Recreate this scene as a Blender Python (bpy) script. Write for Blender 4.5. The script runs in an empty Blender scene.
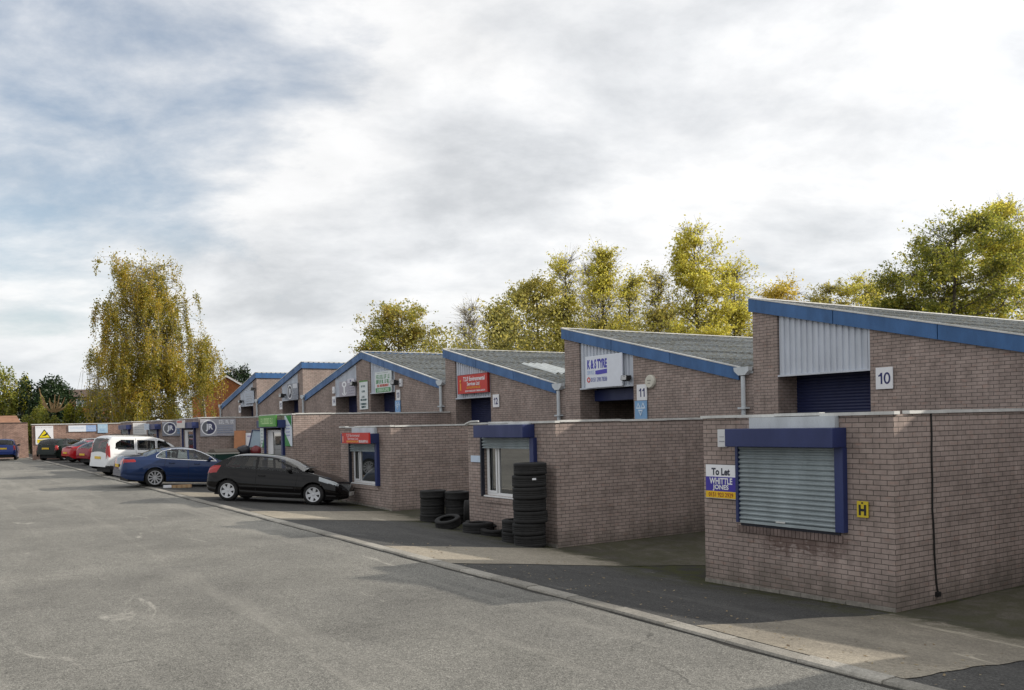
# ------------------------------------------------------------------ tuning
from mathutils import Vector as _V
SUN=5.0
BLUEDIR=_V((.02,1.0,.50)); HOLE0,HOLE1=.86,1.0
GREY=(.755,.775,.80); MIDC=(.92,.93,.945); BRIGHT=(1.07,1.065,1.06)
import bpy, math, random
import numpy as np
from mathutils import Matrix, Vector
# world axes: X = t (away from the road, toward the workshops), Y = s (along the row, away from the camera), Z up
random.seed(7)
scene = bpy.context.scene
col = scene.collection
R = math.radians

# ------------------------------------------------------------------ camera
H = 2.78
YAW, PITCH, ROLL, FPX, CX, CY = 0.582, -0.0148, -0.0213, 909.6, 512.0, 437.9
def camera_axes():
    F = Vector((math.sin(YAW)*math.cos(PITCH), math.cos(YAW)*math.cos(PITCH), math.sin(PITCH)))
    r = Vector((math.cos(YAW), -math.sin(YAW), 0))
    u = r.cross(F)
    c, s = math.cos(ROLL), math.sin(ROLL)
    return F, c*r+s*u, -s*r+c*u
CF, CR, CU = camera_axes()
cd = bpy.data.cameras.new('camera'); co = bpy.data.objects.new('camera', cd); col.objects.link(co)
m = Matrix((CR, CU, -CF)).transposed().to_4x4(); m.translation = (0, 0, H)
co.matrix_world = m
cd.sensor_width = 36; cd.lens = FPX/1024*36
cd.shift_y = (CY-345)/1024; cd.shift_x = (512-CX)/1024
cd.clip_end = 3000
scene.camera = co
def at(px, depth):
    """ground-plan point (x, y) seen at image column px, at that depth along the view"""
    d = CF + CR*((px-CX)/FPX)
    return d.x*depth, d.y*depth
def height(px, y, depth):
    return H + (437-.0213*(px+87)-y)/FPX*depth

# ------------------------------------------------------------------ mesh helper
class MB:
    def __init__(self): self.v=[]; self.f=[]
    def quad(self, *p):
        n=len(self.v); self.v += [tuple(q) for q in p]; self.f.append(tuple(range(n, n+len(p)))); return self
    def box(self, x0,x1,y0,y1,z0,z1):
        n=len(self.v)
        self.v += [(x0,y0,z0),(x1,y0,z0),(x1,y1,z0),(x0,y1,z0),(x0,y0,z1),(x1,y0,z1),(x1,y1,z1),(x0,y1,z1)]
        self.f += [tuple(n+i for i in q) for q in ((0,3,2,1),(4,5,6,7),(0,1,5,4),(1,2,6,5),(2,3,7,6),(3,0,4,7))]
        return self
    def prism(self, prof, a0, a1, axis='x'):
        """profile of 2-D points extruded along an axis; 'x': points are (y,z), 'y': (x,z), 'z': (x,y)"""
        n=len(self.v); k=len(prof)
        for a in (a0,a1):
            for p,q in prof:
                self.v.append({'x':(a,p,q),'y':(p,a,q),'z':(p,q,a)}[axis])
        for i in range(k):
            j=(i+1)%k
            self.f.append((n+i,n+j,n+k+j,n+k+i))
        self.f.append(tuple(range(n+k-1,n-1,-1))); self.f.append(tuple(range(n+k,n+2*k)))
        return self
    def tube(self, pts, rad, sides=8, cap=True):
        pts=[Vector(p) for p in pts]; n0=len(self.v)
        rads = rad if isinstance(rad,(list,tuple)) else [rad]*len(pts)
        for i,p in enumerate(pts):
            d=(pts[min(i+1,len(pts)-1)]-pts[max(i-1,0)]).normalized()
            a=d.orthogonal().normalized() if i==0 else (a-d*a.dot(d)).normalized()
            b=d.cross(a)
            for k in range(sides):
                t=2*math.pi*k/sides
                self.v.append(tuple(p+(a*math.cos(t)+b*math.sin(t))*rads[i]))
        for i in range(len(pts)-1):
            for k in range(sides):
                q=(k+1)%sides; o=n0+i*sides
                self.f.append((o+k,o+q,o+sides+q,o+sides+k))
        if cap:
            self.f.append(tuple(range(n0+sides-1,n0-1,-1)))
            o=n0+(len(pts)-1)*sides; self.f.append(tuple(range(o,o+sides)))
        return self
    def lathe(self, prof, c=(0,0,0), axis='z', n=28, closed=False):
        """profile (r, h) turned about an axis through c"""
        n0=len(self.v); k=len(prof)
        for i in range(n):
            t=2*math.pi*i/n; cs,sn=math.cos(t),math.sin(t)
            for r,h in prof:
                p={'z':(r*cs,r*sn,h),'y':(r*cs,h,r*sn),'x':(h,r*cs,r*sn)}[axis]
                self.v.append((p[0]+c[0],p[1]+c[1],p[2]+c[2]))
        for i in range(n):
            j=(i+1)%n
            for a in range(k if closed else k-1):
                b=(a+1)%k
                self.f.append((n0+i*k+a,n0+j*k+a,n0+j*k+b,n0+i*k+b))
        return self
    def add(self, o, off=(0,0,0)):
        n=len(self.v); self.v += [(a+off[0],b+off[1],c+off[2]) for a,b,c in o.v]; self.f += [tuple(i+n for i in q) for q in o.f]; return self
    def mirror_y(self):
        self.v=[(a,-b,c) for a,b,c in self.v]; self.f=[tuple(reversed(q)) for q in self.f]; return self
    def mesh(self, name, mat, smooth=False, uv=True):
        me=bpy.data.meshes.new(name); me.from_pydata(self.v,[],self.f)
        if mat: me.materials.append(mat)
        if smooth: me.shade_smooth()
        if uv: box_uv(me)
        me.update()
        return me
    def build(self, name, mat, parent=None, smooth=False, uv=True, loc=None, bevel=0):
        o=bpy.data.objects.new(name, self.mesh(name,mat,smooth,uv)); col.objects.link(o)
        if parent: o.parent=parent
        if loc: o.location=loc
        if bevel:
            b=o.modifiers.new('bevel','BEVEL'); b.width=bevel; b.segments=2; b.limit_method='ANGLE'
        return o
def box_uv(me):
    n=len(me.loops)
    if n==0: return
    co=np.empty(len(me.vertices)*3,np.float32); me.vertices.foreach_get('co',co); co=co.reshape(-1,3)
    li=np.empty(n,np.int32); me.loops.foreach_get('vertex_index',li)
    nr=np.empty(len(me.polygons)*3,np.float32); me.polygons.foreach_get('normal',nr); nr=np.abs(nr.reshape(-1,3))
    lt=np.empty(len(me.polygons),np.int32); me.polygons.foreach_get('loop_total',lt)
    ax=np.repeat(np.where((nr[:,2]>nr[:,0])&(nr[:,2]>nr[:,1]),2,np.where(nr[:,0]>=nr[:,1],0,1)),lt)
    p=co[li]; uv=np.empty((n,2),np.float32)
    uv[:,0]=np.where(ax==0,p[:,1],p[:,0]); uv[:,1]=np.where(ax==2,p[:,1],p[:,2])
    l=me.uv_layers.new(name='UVMap'); l.data.foreach_set('uv',uv.ravel())
def tag(o,label=None,cat=None,group=None,kind=None):
    for k,v in (('label',label),('category',cat),('group',group),('kind',kind)):
        if v: o[k]=v
    return o
def empty(name,loc=(0,0,0),rz=0):
    o=bpy.data.objects.new(name,None); col.objects.link(o); o.location=loc; o.rotation_euler=(0,0,rz); o.empty_display_size=.2
    return o
def copy_tree(o,parent=None):
    c=o.copy(); col.objects.link(c); c.parent=parent
    for ch in list(o.children): copy_tree(ch,c)
    return c
def bar(name,mat,parent,*boxes,**k):
    b=MB()
    for q in boxes: b.box(*q)
    return b.build(name,mat,parent,**k)

# ------------------------------------------------------------------ materials
def mat(name):
    m=bpy.data.materials.new(name); m.use_nodes=True
    return m,m.node_tree.nodes,m.node_tree.links,m.node_tree.nodes['Principled BSDF']
def rgb(c): return (c[0],c[1],c[2],1)
def simple(name,c,rough=.5,metal=0,coat=0,spec=.5,noise=0,nscale=8.0,bump=0,bscale=60.):
    m,N,L,b=mat(name)
    b.inputs['Base Color'].default_value=rgb(c); b.inputs['Roughness'].default_value=rough
    b.inputs['Metallic'].default_value=metal; b.inputs['Coat Weight'].default_value=coat; b.inputs['Coat Roughness'].default_value=.05
    b.inputs['Specular IOR Level'].default_value=spec
    if noise or bump:
        tc=N.new('ShaderNodeTexCoord')
    if noise:
        n=N.new('ShaderNodeTexNoise'); n.inputs['Scale'].default_value=nscale; n.inputs['Detail'].default_value=6; n.inputs['Roughness'].default_value=.65
        L.new(tc.outputs['Object'],n.inputs['Vector'])
        r=N.new('ShaderNodeMapRange'); r.inputs[1].default_value=.25; r.inputs[2].default_value=.75; r.inputs[3].default_value=1-noise; r.inputs[4].default_value=1+noise*.5
        L.new(n.outputs['Fac'],r.inputs[0])
        h=N.new('ShaderNodeHueSaturation'); h.inputs['Color'].default_value=rgb(c); L.new(r.outputs[0],h.inputs['Value'])
        L.new(h.outputs[0],b.inputs['Base Color'])
    if bump:
        n2=N.new('ShaderNodeTexNoise'); n2.inputs['Scale'].default_value=bscale; n2.inputs['Detail'].default_value=4
        L.new(tc.outputs['Object'],n2.inputs['Vector'])
        bp=N.new('ShaderNodeBump'); bp.inputs['Strength'].default_value=bump; bp.inputs['Distance'].default_value=.02
        L.new(n2.outputs['Fac'],bp.inputs['Height']); L.new(bp.outputs[0],b.inputs['Normal'])
    return m
def mixc(N,L,fac,a,b,blend='MIX'):
    x=N.new('ShaderNodeMix'); x.data_type='RGBA'; x.blend_type=blend
    for s,v in ((x.inputs[0],fac),(x.inputs[6],a),(x.inputs[7],b)):
        if isinstance(v,(int,float)): s.default_value=v
        elif isinstance(v,tuple): s.default_value=rgb(v)
        else: L.new(v,s)
    return x.outputs[2]
def noise(N,L,vec,scale,detail=5,rough=.6,dist=0):
    n=N.new('ShaderNodeTexNoise'); n.inputs['Scale'].default_value=scale; n.inputs['Detail'].default_value=detail
    n.inputs['Roughness'].default_value=rough; n.inputs['Distortion'].default_value=dist
    if vec is not None: L.new(vec,n.inputs['Vector'])
    return n.outputs['Fac']
def ramp(N,L,fac,*stops):
    r=N.new('ShaderNodeValToRGB'); e=r.color_ramp.elements
    while len(e)<len(stops): e.new(.5)
    for q,(p,c) in zip(e,stops):
        q.position=p; q.color=rgb(c) if isinstance(c,tuple) else (c,c,c,1)
    L.new(fac,r.inputs[0]); return r.outputs[0]
def math_(N,L,op,a,b=0.0,c=None):
    x=N.new('ShaderNodeMath'); x.operation=op
    for s,v in zip(x.inputs,(a,b,c)):
        if v is None: continue
        if isinstance(v,(int,float)): s.default_value=v
        else: L.new(v,s)
    return x.outputs[0]
def vmul(N,L,vec,s):
    x=N.new('ShaderNodeMapping'); x.inputs['Scale'].default_value=s; L.new(vec,x.inputs['Vector']); return x.outputs[0]

def brick(name,c1,c2,mortar,stain=.5,msize=.0068,stain_box=None,grime=True):
    m,N,L,b=mat(name)
    tc=N.new('ShaderNodeTexCoord'); uv=tc.outputs['UV']; ob=tc.outputs['Object']
    t=N.new('ShaderNodeTexBrick'); L.new(uv,t.inputs['Vector'])
    t.inputs['Scale'].default_value=1; t.inputs['Brick Width'].default_value=.225; t.inputs['Row Height'].default_value=.075
    t.inputs['Mortar Size'].default_value=msize; t.inputs['Mortar Smooth'].default_value=.25; t.inputs['Bias'].default_value=-.1
    t.inputs['Color1'].default_value=rgb(c1); t.inputs['Color2'].default_value=rgb(c2); t.inputs['Mortar'].default_value=rgb(mortar)
    big=noise(N,L,ob,.9,6,.65); mid=noise(N,L,ob,5,5,.65); fine=noise(N,L,vmul(N,L,uv,(60,160,1)),1,3,.7)
    c=mixc(N,L,1.0,t.outputs['Color'],ramp(N,L,big,(.3,1-.5*stain),(.55,1.0),(.72,1.16)),'MULTIPLY')
    c=mixc(N,L,1.0,c,ramp(N,L,mid,(.28,.72),(.55,1.0),(.8,1.15)),'MULTIPLY')
    c=mixc(N,L,1.0,c,ramp(N,L,fine,(.2,.75),(.8,1.2)),'MULTIPLY')
    # reddish and buff bricks here and there
    blot=noise(N,L,vmul(N,L,uv,(4.4,13.3,1)),1,2,.5)
    c=mixc(N,L,math_(N,L,'MULTIPLY',ramp(N,L,blot,(.60,0.),(.74,1.)),.35),c,(c1[0]*1.0,c1[1]*.72,c1[2]*.62))
    if grime:   # rain streaks running down from the wall head
        st=noise(N,L,vmul(N,L,uv,(2.2,.12,1)),1,5,.7)
        c=mixc(N,L,math_(N,L,'MULTIPLY',ramp(N,L,st,(.56,0.),(.75,1.)),.5),c,(.07,.062,.058))
    sz=N.new('ShaderNodeSeparateXYZ'); L.new(ob,sz.inputs[0])
    dn=noise(N,L,vmul(N,L,ob,(1.3,1.3,.7)),1.4,6,.7)
    lowz=math_(N,L,'ADD',math_(N,L,'MULTIPLY',sz.outputs[2],1.3),math_(N,L,'MULTIPLY',math_(N,L,'SUBTRACT',dn,.5),2.2))
    c=mixc(N,L,math_(N,L,'MULTIPLY',ramp(N,L,lowz,(.05,1.),(.75,0.)),.55 if grime else 0.0),c,(.105,.095,.078))
    if stain_box:
        sx=N.new('ShaderNodeSeparateXYZ'); L.new(ob,sx.inputs[0])
        (y0,z0,ry,rz,cc,amt)=stain_box
        dy=math_(N,L,'DIVIDE',math_(N,L,'SUBTRACT',sx.outputs[1],y0),ry); dz=math_(N,L,'DIVIDE',math_(N,L,'SUBTRACT',sx.outputs[2],z0),rz)
        d=math_(N,L,'SQRT',math_(N,L,'ADD',math_(N,L,'POWER',math_(N,L,'ABSOLUTE',dy),2.),math_(N,L,'POWER',math_(N,L,'ABSOLUTE',dz),2.)))
        nn=noise(N,L,vmul(N,L,ob,(1,2.6,4)),1,6,.7)
        d2=math_(N,L,'ADD',d,math_(N,L,'MULTIPLY',math_(N,L,'SUBTRACT',nn,.5),1.9))
        c=mixc(N,L,math_(N,L,'MULTIPLY',ramp(N,L,d2,(.35,1.),(.95,0.)),amt),c,cc)
        # white salts bloom beside the damp patch
        dz3=math_(N,L,'DIVIDE',math_(N,L,'SUBTRACT',sx.outputs[2],z0-.16),.22)
        d3=math_(N,L,'SQRT',math_(N,L,'ADD',math_(N,L,'POWER',math_(N,L,'ABSOLUTE',dy),2.),math_(N,L,'POWER',math_(N,L,'ABSOLUTE',dz3),2.)))
        n4=noise(N,L,vmul(N,L,ob,(1,7,20)),1,3,.6)
        d4=math_(N,L,'ADD',d3,math_(N,L,'MULTIPLY',math_(N,L,'SUBTRACT',n4,.42),5.))
        c=mixc(N,L,math_(N,L,'MULTIPLY',math_(N,L,'MULTIPLY',ramp(N,L,d4,(.3,1.),(.7,0.)),.5),math_(N,L,'SUBTRACT',1.0,t.outputs['Fac'])),c,(.42,.36,.33))
    L.new(c,b.inputs['Base Color']); b.inputs['Roughness'].default_value=.92; b.inputs['Specular IOR Level'].default_value=.2
    hgt=math_(N,L,'SUBTRACT',math_(N,L,'MULTIPLY',fine,.25),t.outputs['Fac'])
    bp=N.new('ShaderNodeBump'); bp.inputs['Strength'].default_value=.6; bp.inputs['Distance'].default_value=.008
    L.new(hgt,bp.inputs['Height']); L.new(bp.outputs[0],b.inputs['Normal'])
    return m
C1,C2,CM=(.415,.334,.300),(.350,.282,.254),(.142,.122,.108)
M_brick=brick('brown_brick',C1,C2,CM)
M_brick_stain=brick('brown_brick_damp',C1,C2,CM,stain_box=(1.70,.86,1.15,.34,(.085,.052,.045),.72))
M_redbrick=brick('orange_house_brick',(.42,.15,.055),(.34,.12,.045),(.22,.15,.11),stain=.3,grime=False)
M_yardbrick=brick('yard_wall_brick',(.40,.27,.22),(.30,.20,.165),(.10,.08,.07),stain=.7)
def metalpaint(name,c,rough=.45,n=.18):
    m,N,L,b=mat(name); tc=N.new('ShaderNodeTexCoord'); ob=tc.outputs['Object']
    a=noise(N,L,vmul(N,L,ob,(1.3,1.3,.5)),1.5,6,.65); f=noise(N,L,ob,40,3,.6)
    cc=mixc(N,L,1.0,rgb(c)[:3],ramp(N,L,a,(.3,1-n),(.7,1+n*.6)),'MULTIPLY')
    cc=mixc(N,L,1.0,cc,ramp(N,L,f,(.3,1-n*.35),(.7,1+n*.2)),'MULTIPLY')
    L.new(cc,b.inputs['Base Color'])
    L.new(ramp(N,L,a,(.3,rough+.15),(.7,rough-.05)),b.inputs['Roughness'])
    return m
M_blue=metalpaint('blue_fascia_paint',(.034,.122,.305),.42,.34)
M_navy=metalpaint('navy_frame_paint',(.019,.032,.125),.4)
M_navyshut=metalpaint('navy_shutter_paint',(.013,.020,.075),.45)
M_panel=metalpaint('pale_grey_cladding',(.55,.59,.66),.5,.14)
M_lightgrey=metalpaint('light_grey_paint',(.56,.60,.63),.5,.2)
M_galv=metalpaint('galvanised_slats',(.33,.38,.40),.40,.25)
M_trim=metalpaint('pale_edge_trim',(.62,.62,.60),.5,.25)
M_upvc=simple('white_upvc',(.78,.79,.80),.35)
M_white=simple('white_sheet',(.78,.79,.82),.45,noise=.08,nscale=4)
M_black=simple('black_plastic',(.012,.012,.013),.5)
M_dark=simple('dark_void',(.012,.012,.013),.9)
M_felt=simple('grey_roof_felt',(.10,.10,.10),.95,noise=.4,nscale=2)
M_cable=simple('black_cable',(.01,.01,.01),.6)
M_glass=simple('window_glass',(.022,.026,.026),.03,spec=.9)
M_glass.node_tree.nodes['Principled BSDF'].inputs['IOR'].default_value=2.3
M_iron=simple('cast_iron',(.16,.155,.15),.6,noise=.3,nscale=20)
def rubber():
    m,N,L,b=mat('tyre_rubber'); tc=N.new('ShaderNodeTexCoord')
    n=noise(N,L,tc.outputs['Object'],9,5,.6)
    L.new(ramp(N,L,n,(.3,(.006,.006,.0065)),(.8,(.018,.0175,.017))),b.inputs['Base Color']); b.inputs['Roughness'].default_value=.8
    return m
M_rubber=rubber()
def roofsheet():
    m,N,L,b=mat('weathered_cement_sheet'); tc=N.new('ShaderNodeTexCoord'); ob=tc.outputs['Object']
    a=noise(N,L,vmul(N,L,ob,(.35,1.4,1.4)),1,7,.7); g=noise(N,L,ob,7,6,.75); k=noise(N,L,ob,32,4,.7)
    c=ramp(N,L,a,(.3,(.085,.098,.105)),(.5,(.165,.182,.19)),(.72,(.26,.27,.27)))
    c=mixc(N,L,math_(N,L,'MULTIPLY',ramp(N,L,g,(.47,0.),(.60,1.)),.8),c,(.10,.09,.052))
    c=mixc(N,L,math_(N,L,'MULTIPLY',ramp(N,L,k,(.56,0.),(.66,1.)),.75),c,(.42,.42,.38))
    st=noise(N,L,vmul(N,L,ob,(.18,3.2,3.2)),1,6,.75)
    c=mixc(N,L,1.0,c,ramp(N,L,st,(.3,.45),(.5,1.0),(.7,1.5)),'MULTIPLY')
    L.new(c,b.inputs['Base Color']); b.inputs['Roughness'].default_value=.95
    bp=N.new('ShaderNodeBump'); bp.inputs['Strength'].default_value=.7; bp.inputs['Distance'].default_value=.03
    L.new(g,bp.inputs['Height']); L.new(bp.outputs[0],b.inputs['Normal'])
    return m
M_roof=roofsheet()
M_rooflight=simple('translucent_roof_sheet',(.55,.58,.57),.6,noise=.25,nscale=3)
# ------------------------------------------------------------------ ground
def zk(s): return float(np.interp(s,[-60,0,6,9,13,18.5,24.4,31.9,48,65,100],[.30,.45,.48,.53,.56,.63,.69,.76,.92,1.05,1.12]))
def zb(s): return float(np.interp(s,[-60,0,3,7.7,11.4,15.75,20,23.8,31.8,45,60,100],[-.2,.0,.0,.02,-.03,.11,.22,.36,.50,.68,.95,1.05]))
KT=6.98       # kerb face
KW=.21
FB=11.48      # front plane of the annexes
BT=18.0       # front plane of the workshops
def gz(t,s):
    if t<=KT+KW: return zk(s)
    if t<FB: 
        f=(t-KT-KW)/(FB-KT-KW); return zk(s)+(zb(s)-zk(s))*f
    return zb(s)
def sheet(name,ts,ss,zf,m,smooth=True):
    b=MB(); nt=len(ts)
    b.v=[(t,s,zf(t,s)) for s in ss for t in ts]
    b.f=[(j*nt+i,j*nt+i+1,(j+1)*nt+i+1,(j+1)*nt+i) for j in range(len(ss)-1) for i in range(nt-1)]
    o=b.build(name,m,smooth=smooth); o['kind']='structure'; return o
def asphalt(name,base,dark,pale,speck,patch,agg=1.0,streak=.5,moss_shade=0,crack=.65):
    m,N,L,b=mat(name); tc=N.new('ShaderNodeTexCoord'); ob=tc.outputs['Object']
    big=noise(N,L,ob,.16,6,.6,.6); mid=noise(N,L,ob,.9,6,.65,.4); fine=noise(N,L,ob,9,5,.7)
    c=ramp(N,L,big,(.3,dark),(.52,base),(.75,pale))
    c=mixc(N,L,1.,c,ramp(N,L,mid,(.25,.78),(.5,1.),(.8,1.14)),'MULTIPLY')
    c=mixc(N,L,1.,c,ramp(N,L,fine,(.25,.82),(.75,1.14)),'MULTIPLY')
    v=N.new('ShaderNodeTexVoronoi'); v.inputs['Scale'].default_value=38*agg; L.new(ob,v.inputs['Vector'])
    v2=N.new('ShaderNodeTexVoronoi'); v2.inputs['Scale'].default_value=85*agg; L.new(ob,v2.inputs['Vector'])
    sp=ramp(N,L,v.outputs['Color'],(.0,1-speck),(.55,1.0),(1.0,1+speck))
    c=mixc(N,L,1.,c,sp,'MULTIPLY')
    sp2=ramp(N,L,v2.outputs['Color'],(.0,1-speck*.9),(.6,1.0),(1.0,1+speck*.7))
    c=mixc(N,L,1.,c,sp2,'MULTIPLY')
    # worn streaks along the line of travel and scuffed pale marks
    st=noise(N,L,vmul(N,L,ob,(.8,.07,1)),1.2,6,.7,.5)
    c=mixc(N,L,math_(N,L,'MULTIPLY',ramp(N,L,st,(.52,0.),(.72,1.)),streak),c,pale)
    sc=noise(N,L,vmul(N,L,ob,(1.5,.35,1)),.8,7,.75,.8)
    c=mixc(N,L,math_(N,L,'MULTIPLY',ramp(N,L,sc,(.62,0.),(.69,1.)),.7),c,tuple(min(1,q*1.35) for q in pale))
    dk=noise(N,L,ob,.45,7,.72,1.1)
    c=mixc(N,L,math_(N,L,'MULTIPLY',ramp(N,L,dk,(.60,0.),(.70,1.)),.45),c,dark)
    # hair cracks
    w=N.new('ShaderNodeTexVoronoi'); w.feature='DISTANCE_TO_EDGE'; w.inputs['Scale'].default_value=.28
    n3=N.new('ShaderNodeTexNoise'); n3.inputs['Scale'].default_value=1.6; n3.inputs['Detail'].default_value=6; L.new(ob,n3.inputs['Vector'])
    mv=N.new('ShaderNodeMix'); mv.data_type='VECTOR'; mv.inputs[0].default_value=.35; L.new(ob,mv.inputs[4]); L.new(n3.outputs['Color'],mv.inputs[5])
    L.new(mv.outputs[1],w.inputs['Vector'])
    cr=ramp(N,L,w.outputs['Distance'],(.0,1.),(.0035,0.))
    c=mixc(N,L,math_(N,L,'MULTIPLY',cr,math_(N,L,'MULTIPLY',ramp(N,L,mid,(.5,0.),(.6,1.)),crack)),c,tuple(q*.3 for q in dark))
    if moss_shade:
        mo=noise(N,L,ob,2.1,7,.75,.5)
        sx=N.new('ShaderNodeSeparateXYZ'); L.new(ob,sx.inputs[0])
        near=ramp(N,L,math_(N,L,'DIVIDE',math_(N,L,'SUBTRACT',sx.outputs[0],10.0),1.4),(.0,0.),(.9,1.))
        damp_shade=ramp(N,L,math_(N,L,'ADD',math_(N,L,'SUBTRACT',sx.outputs[0],11.0),math_(N,L,'MULTIPLY',math_(N,L,'SUBTRACT',mo,.5),1.6)),(.0,0.),(.35,1.))
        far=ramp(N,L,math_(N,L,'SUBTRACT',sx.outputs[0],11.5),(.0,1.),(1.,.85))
        c=mixc(N,L,math_(N,L,'MULTIPLY',math_(N,L,'MULTIPLY',damp_shade,far),min(.85,.75+.1*moss_shade)),c,(.026,.025,.020))  # damp dirt by the walls, plus alley shade painted into the colour behind them
        c=mixc(N,L,math_(N,L,'MULTIPLY',math_(N,L,'MULTIPLY',ramp(N,L,mo,(.40,0.),(.56,1.)),near),moss_shade),c,(.040,.043,.012))
    L.new(c,b.inputs['Base Color']); b.inputs['Roughness'].default_value=.9; b.inputs['Specular IOR Level'].default_value=.3
    h=math_(N,L,'ADD',math_(N,L,'MULTIPLY',v.outputs['Distance'],.6),math_(N,L,'ADD',math_(N,L,'MULTIPLY',v2.outputs['Distance'],.5),math_(N,L,'MULTIPLY',fine,.4)))
    bp=N.new('ShaderNodeBump'); bp.inputs['Strength'].default_value=.5; bp.inputs['Distance'].default_value=.008
    L.new(h,bp.inputs['Height']); L.new(bp.outputs[0],b.inputs['Normal'])
    return m
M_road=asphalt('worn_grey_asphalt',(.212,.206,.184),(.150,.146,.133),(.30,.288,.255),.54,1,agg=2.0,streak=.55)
M_fore=asphalt('dark_patched_asphalt',(.066,.065,.062),(.042,.041,.040),(.105,.102,.096),.55,1,agg=1.4,streak=.5,moss_shade=1.0)
M_conc=asphalt('worn_concrete',(.275,.245,.195),(.155,.14,.115),(.36,.325,.26),.25,1,agg=1.2,streak=.35,moss_shade=.5,crack=0)
M_kerb=asphalt('concrete_kerbstone',(.315,.298,.262),(.20,.188,.165),(.40,.38,.335),.2,1,agg=1.3,streak=.2)
def stone_tone(m):
    N,L=m.node_tree.nodes,m.node_tree.links; b=N['Principled BSDF']; src=b.inputs['Base Color'].links[0].from_socket
    g_=N.new('ShaderNodeNewGeometry'); L.new(mixc(N,L,1.0,src,ramp(N,L,g_.outputs['Random Per Island'],(.0,.72),(1.,1.15)),'MULTIPLY'),b.inputs['Base Color'])
stone_tone(M_kerb)
def grassground():
    m,N,L,b=mat('rough_grass_ground'); tc=N.new('ShaderNodeTexCoord'); n=noise(N,L,tc.outputs['Object'],.3,8,.7)
    L.new(ramp(N,L,n,(.3,(.03,.035,.015)),(.7,(.09,.085,.04))),b.inputs['Base Color']); b.inputs['Roughness'].default_value=1
    return m
M_ground=grassground()
lin=lambda a,b,n: [a+(b-a)*i/(n-1) for i in range(n)]
g=sheet('ground',[-900,-300,-90,-60,-20,0,7,34,60,150,400,900],[-300,-60,-20,0,20,40,60,80,120,200,500,1500],lambda t,s: (gz(t,s)-.9) if (-90<=t<=60 and -60<=s<=120) else .6,M_ground)
S_=lin(-40,90,261)
sheet('road',[-60,-40]+lin(-30,KT-.001,60),S_,lambda t,s: zk(s)-.026,M_road)
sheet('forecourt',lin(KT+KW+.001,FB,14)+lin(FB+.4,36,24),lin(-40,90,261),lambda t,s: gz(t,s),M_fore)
# concrete drive strips, one in front of each roller door
for n in range(-3,6):
    s0=12.75-8.0432+8.0432*n      # near edge at the kerb
    b=MB()
    ts=[KT+KW+.004+i*.22 for i in range(int((17.98-KT-KW)/.22))]+[17.98]
    rg=random.Random(n+50); wob=[(rg.uniform(1,5),rg.uniform(0,6)) for _ in range(4)]
    def row(t):
        rj=random.Random(round(t*1000)+n)
        f=min(1,(t-KT)/(FB-KT)); a=s0+.05+f*.35-(.95*max(0,min(1,(t-FB)/1.5))) ; e=s0+2.55+f*.36
        a+=.022*math.sin(t*wob[0][0]+wob[0][1])+.014*math.sin(t*wob[1][0]*2.3)+rj.uniform(-.012,.012); e+=.022*math.sin(t*wob[2][0]+wob[2][1])+.014*math.sin(t*wob[3][0]*2.1)
        return a,e
    for i in range(len(ts)-1):
        for k in range(6):
            q=[]
            for (t,u) in ((ts[i],k/6),(ts[i+1],k/6),(ts[i+1],(k+1)/6),(ts[i],(k+1)/6)):
                a,e=row(t); s=a+(e-a)*u; q.append((t,s,gz(t,s)+.008))
            b.quad(*q)
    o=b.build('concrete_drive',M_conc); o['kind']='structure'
# kerb of flush concrete stones
b=MB(); s=-40
while s<78:
    e=s+.915; dz=random.uniform(-.006,.006); dx=random.uniform(-.006,.006)
    x0,x1=KT+dx,KT+KW-.0015; g0=.012
    a0,a1=zk(s+g0)+.006+dz,zk(e)+.006+dz
    v=[(x0,s+g0,a0-.14),(x1,s+g0,a0-.14),(x1,e,a1-.14),(x0,e,a1-.14),(x0+.018,s+g0,a0),(x1,s+g0,a0),(x1,e,a1),(x0+.018,e,a1),(x0,s+g0,a0-.02),(x0,e,a1-.02)]
    n=len(b.v); b.v+=v
    b.f+=[tuple(n+i for i in q) for q in ((4,5,6,7),(8,4,7,9),(0,8,9,3),(0,1,5,4,8),(1,2,6,5),(2,3,9,7,6))]
    s=e
o=b.build('kerb',M_kerb); o['kind']='structure'
b=MB()   # dirt-filled channel against the kerb face
for i in range(len(S_)-1):
    a,e=S_[i],S_[i+1]; w0=.025+.03*abs(math.sin(a*1.7))+.02*math.sin(a*5.1); w1=.025+.03*abs(math.sin(e*1.7))+.02*math.sin(e*5.1)
    b.quad((KT-w0,a,zk(a)-.022),(KT+.003,a,zk(a)-.022),(KT+.003,e,zk(e)-.022),(KT-w1,e,zk(e)-.022))
o=b.build('gutter_dirt',simple('damp_dirt',(.028,.025,.02),.95,noise=.5,nscale=10)); o['kind']='structure'
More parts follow.
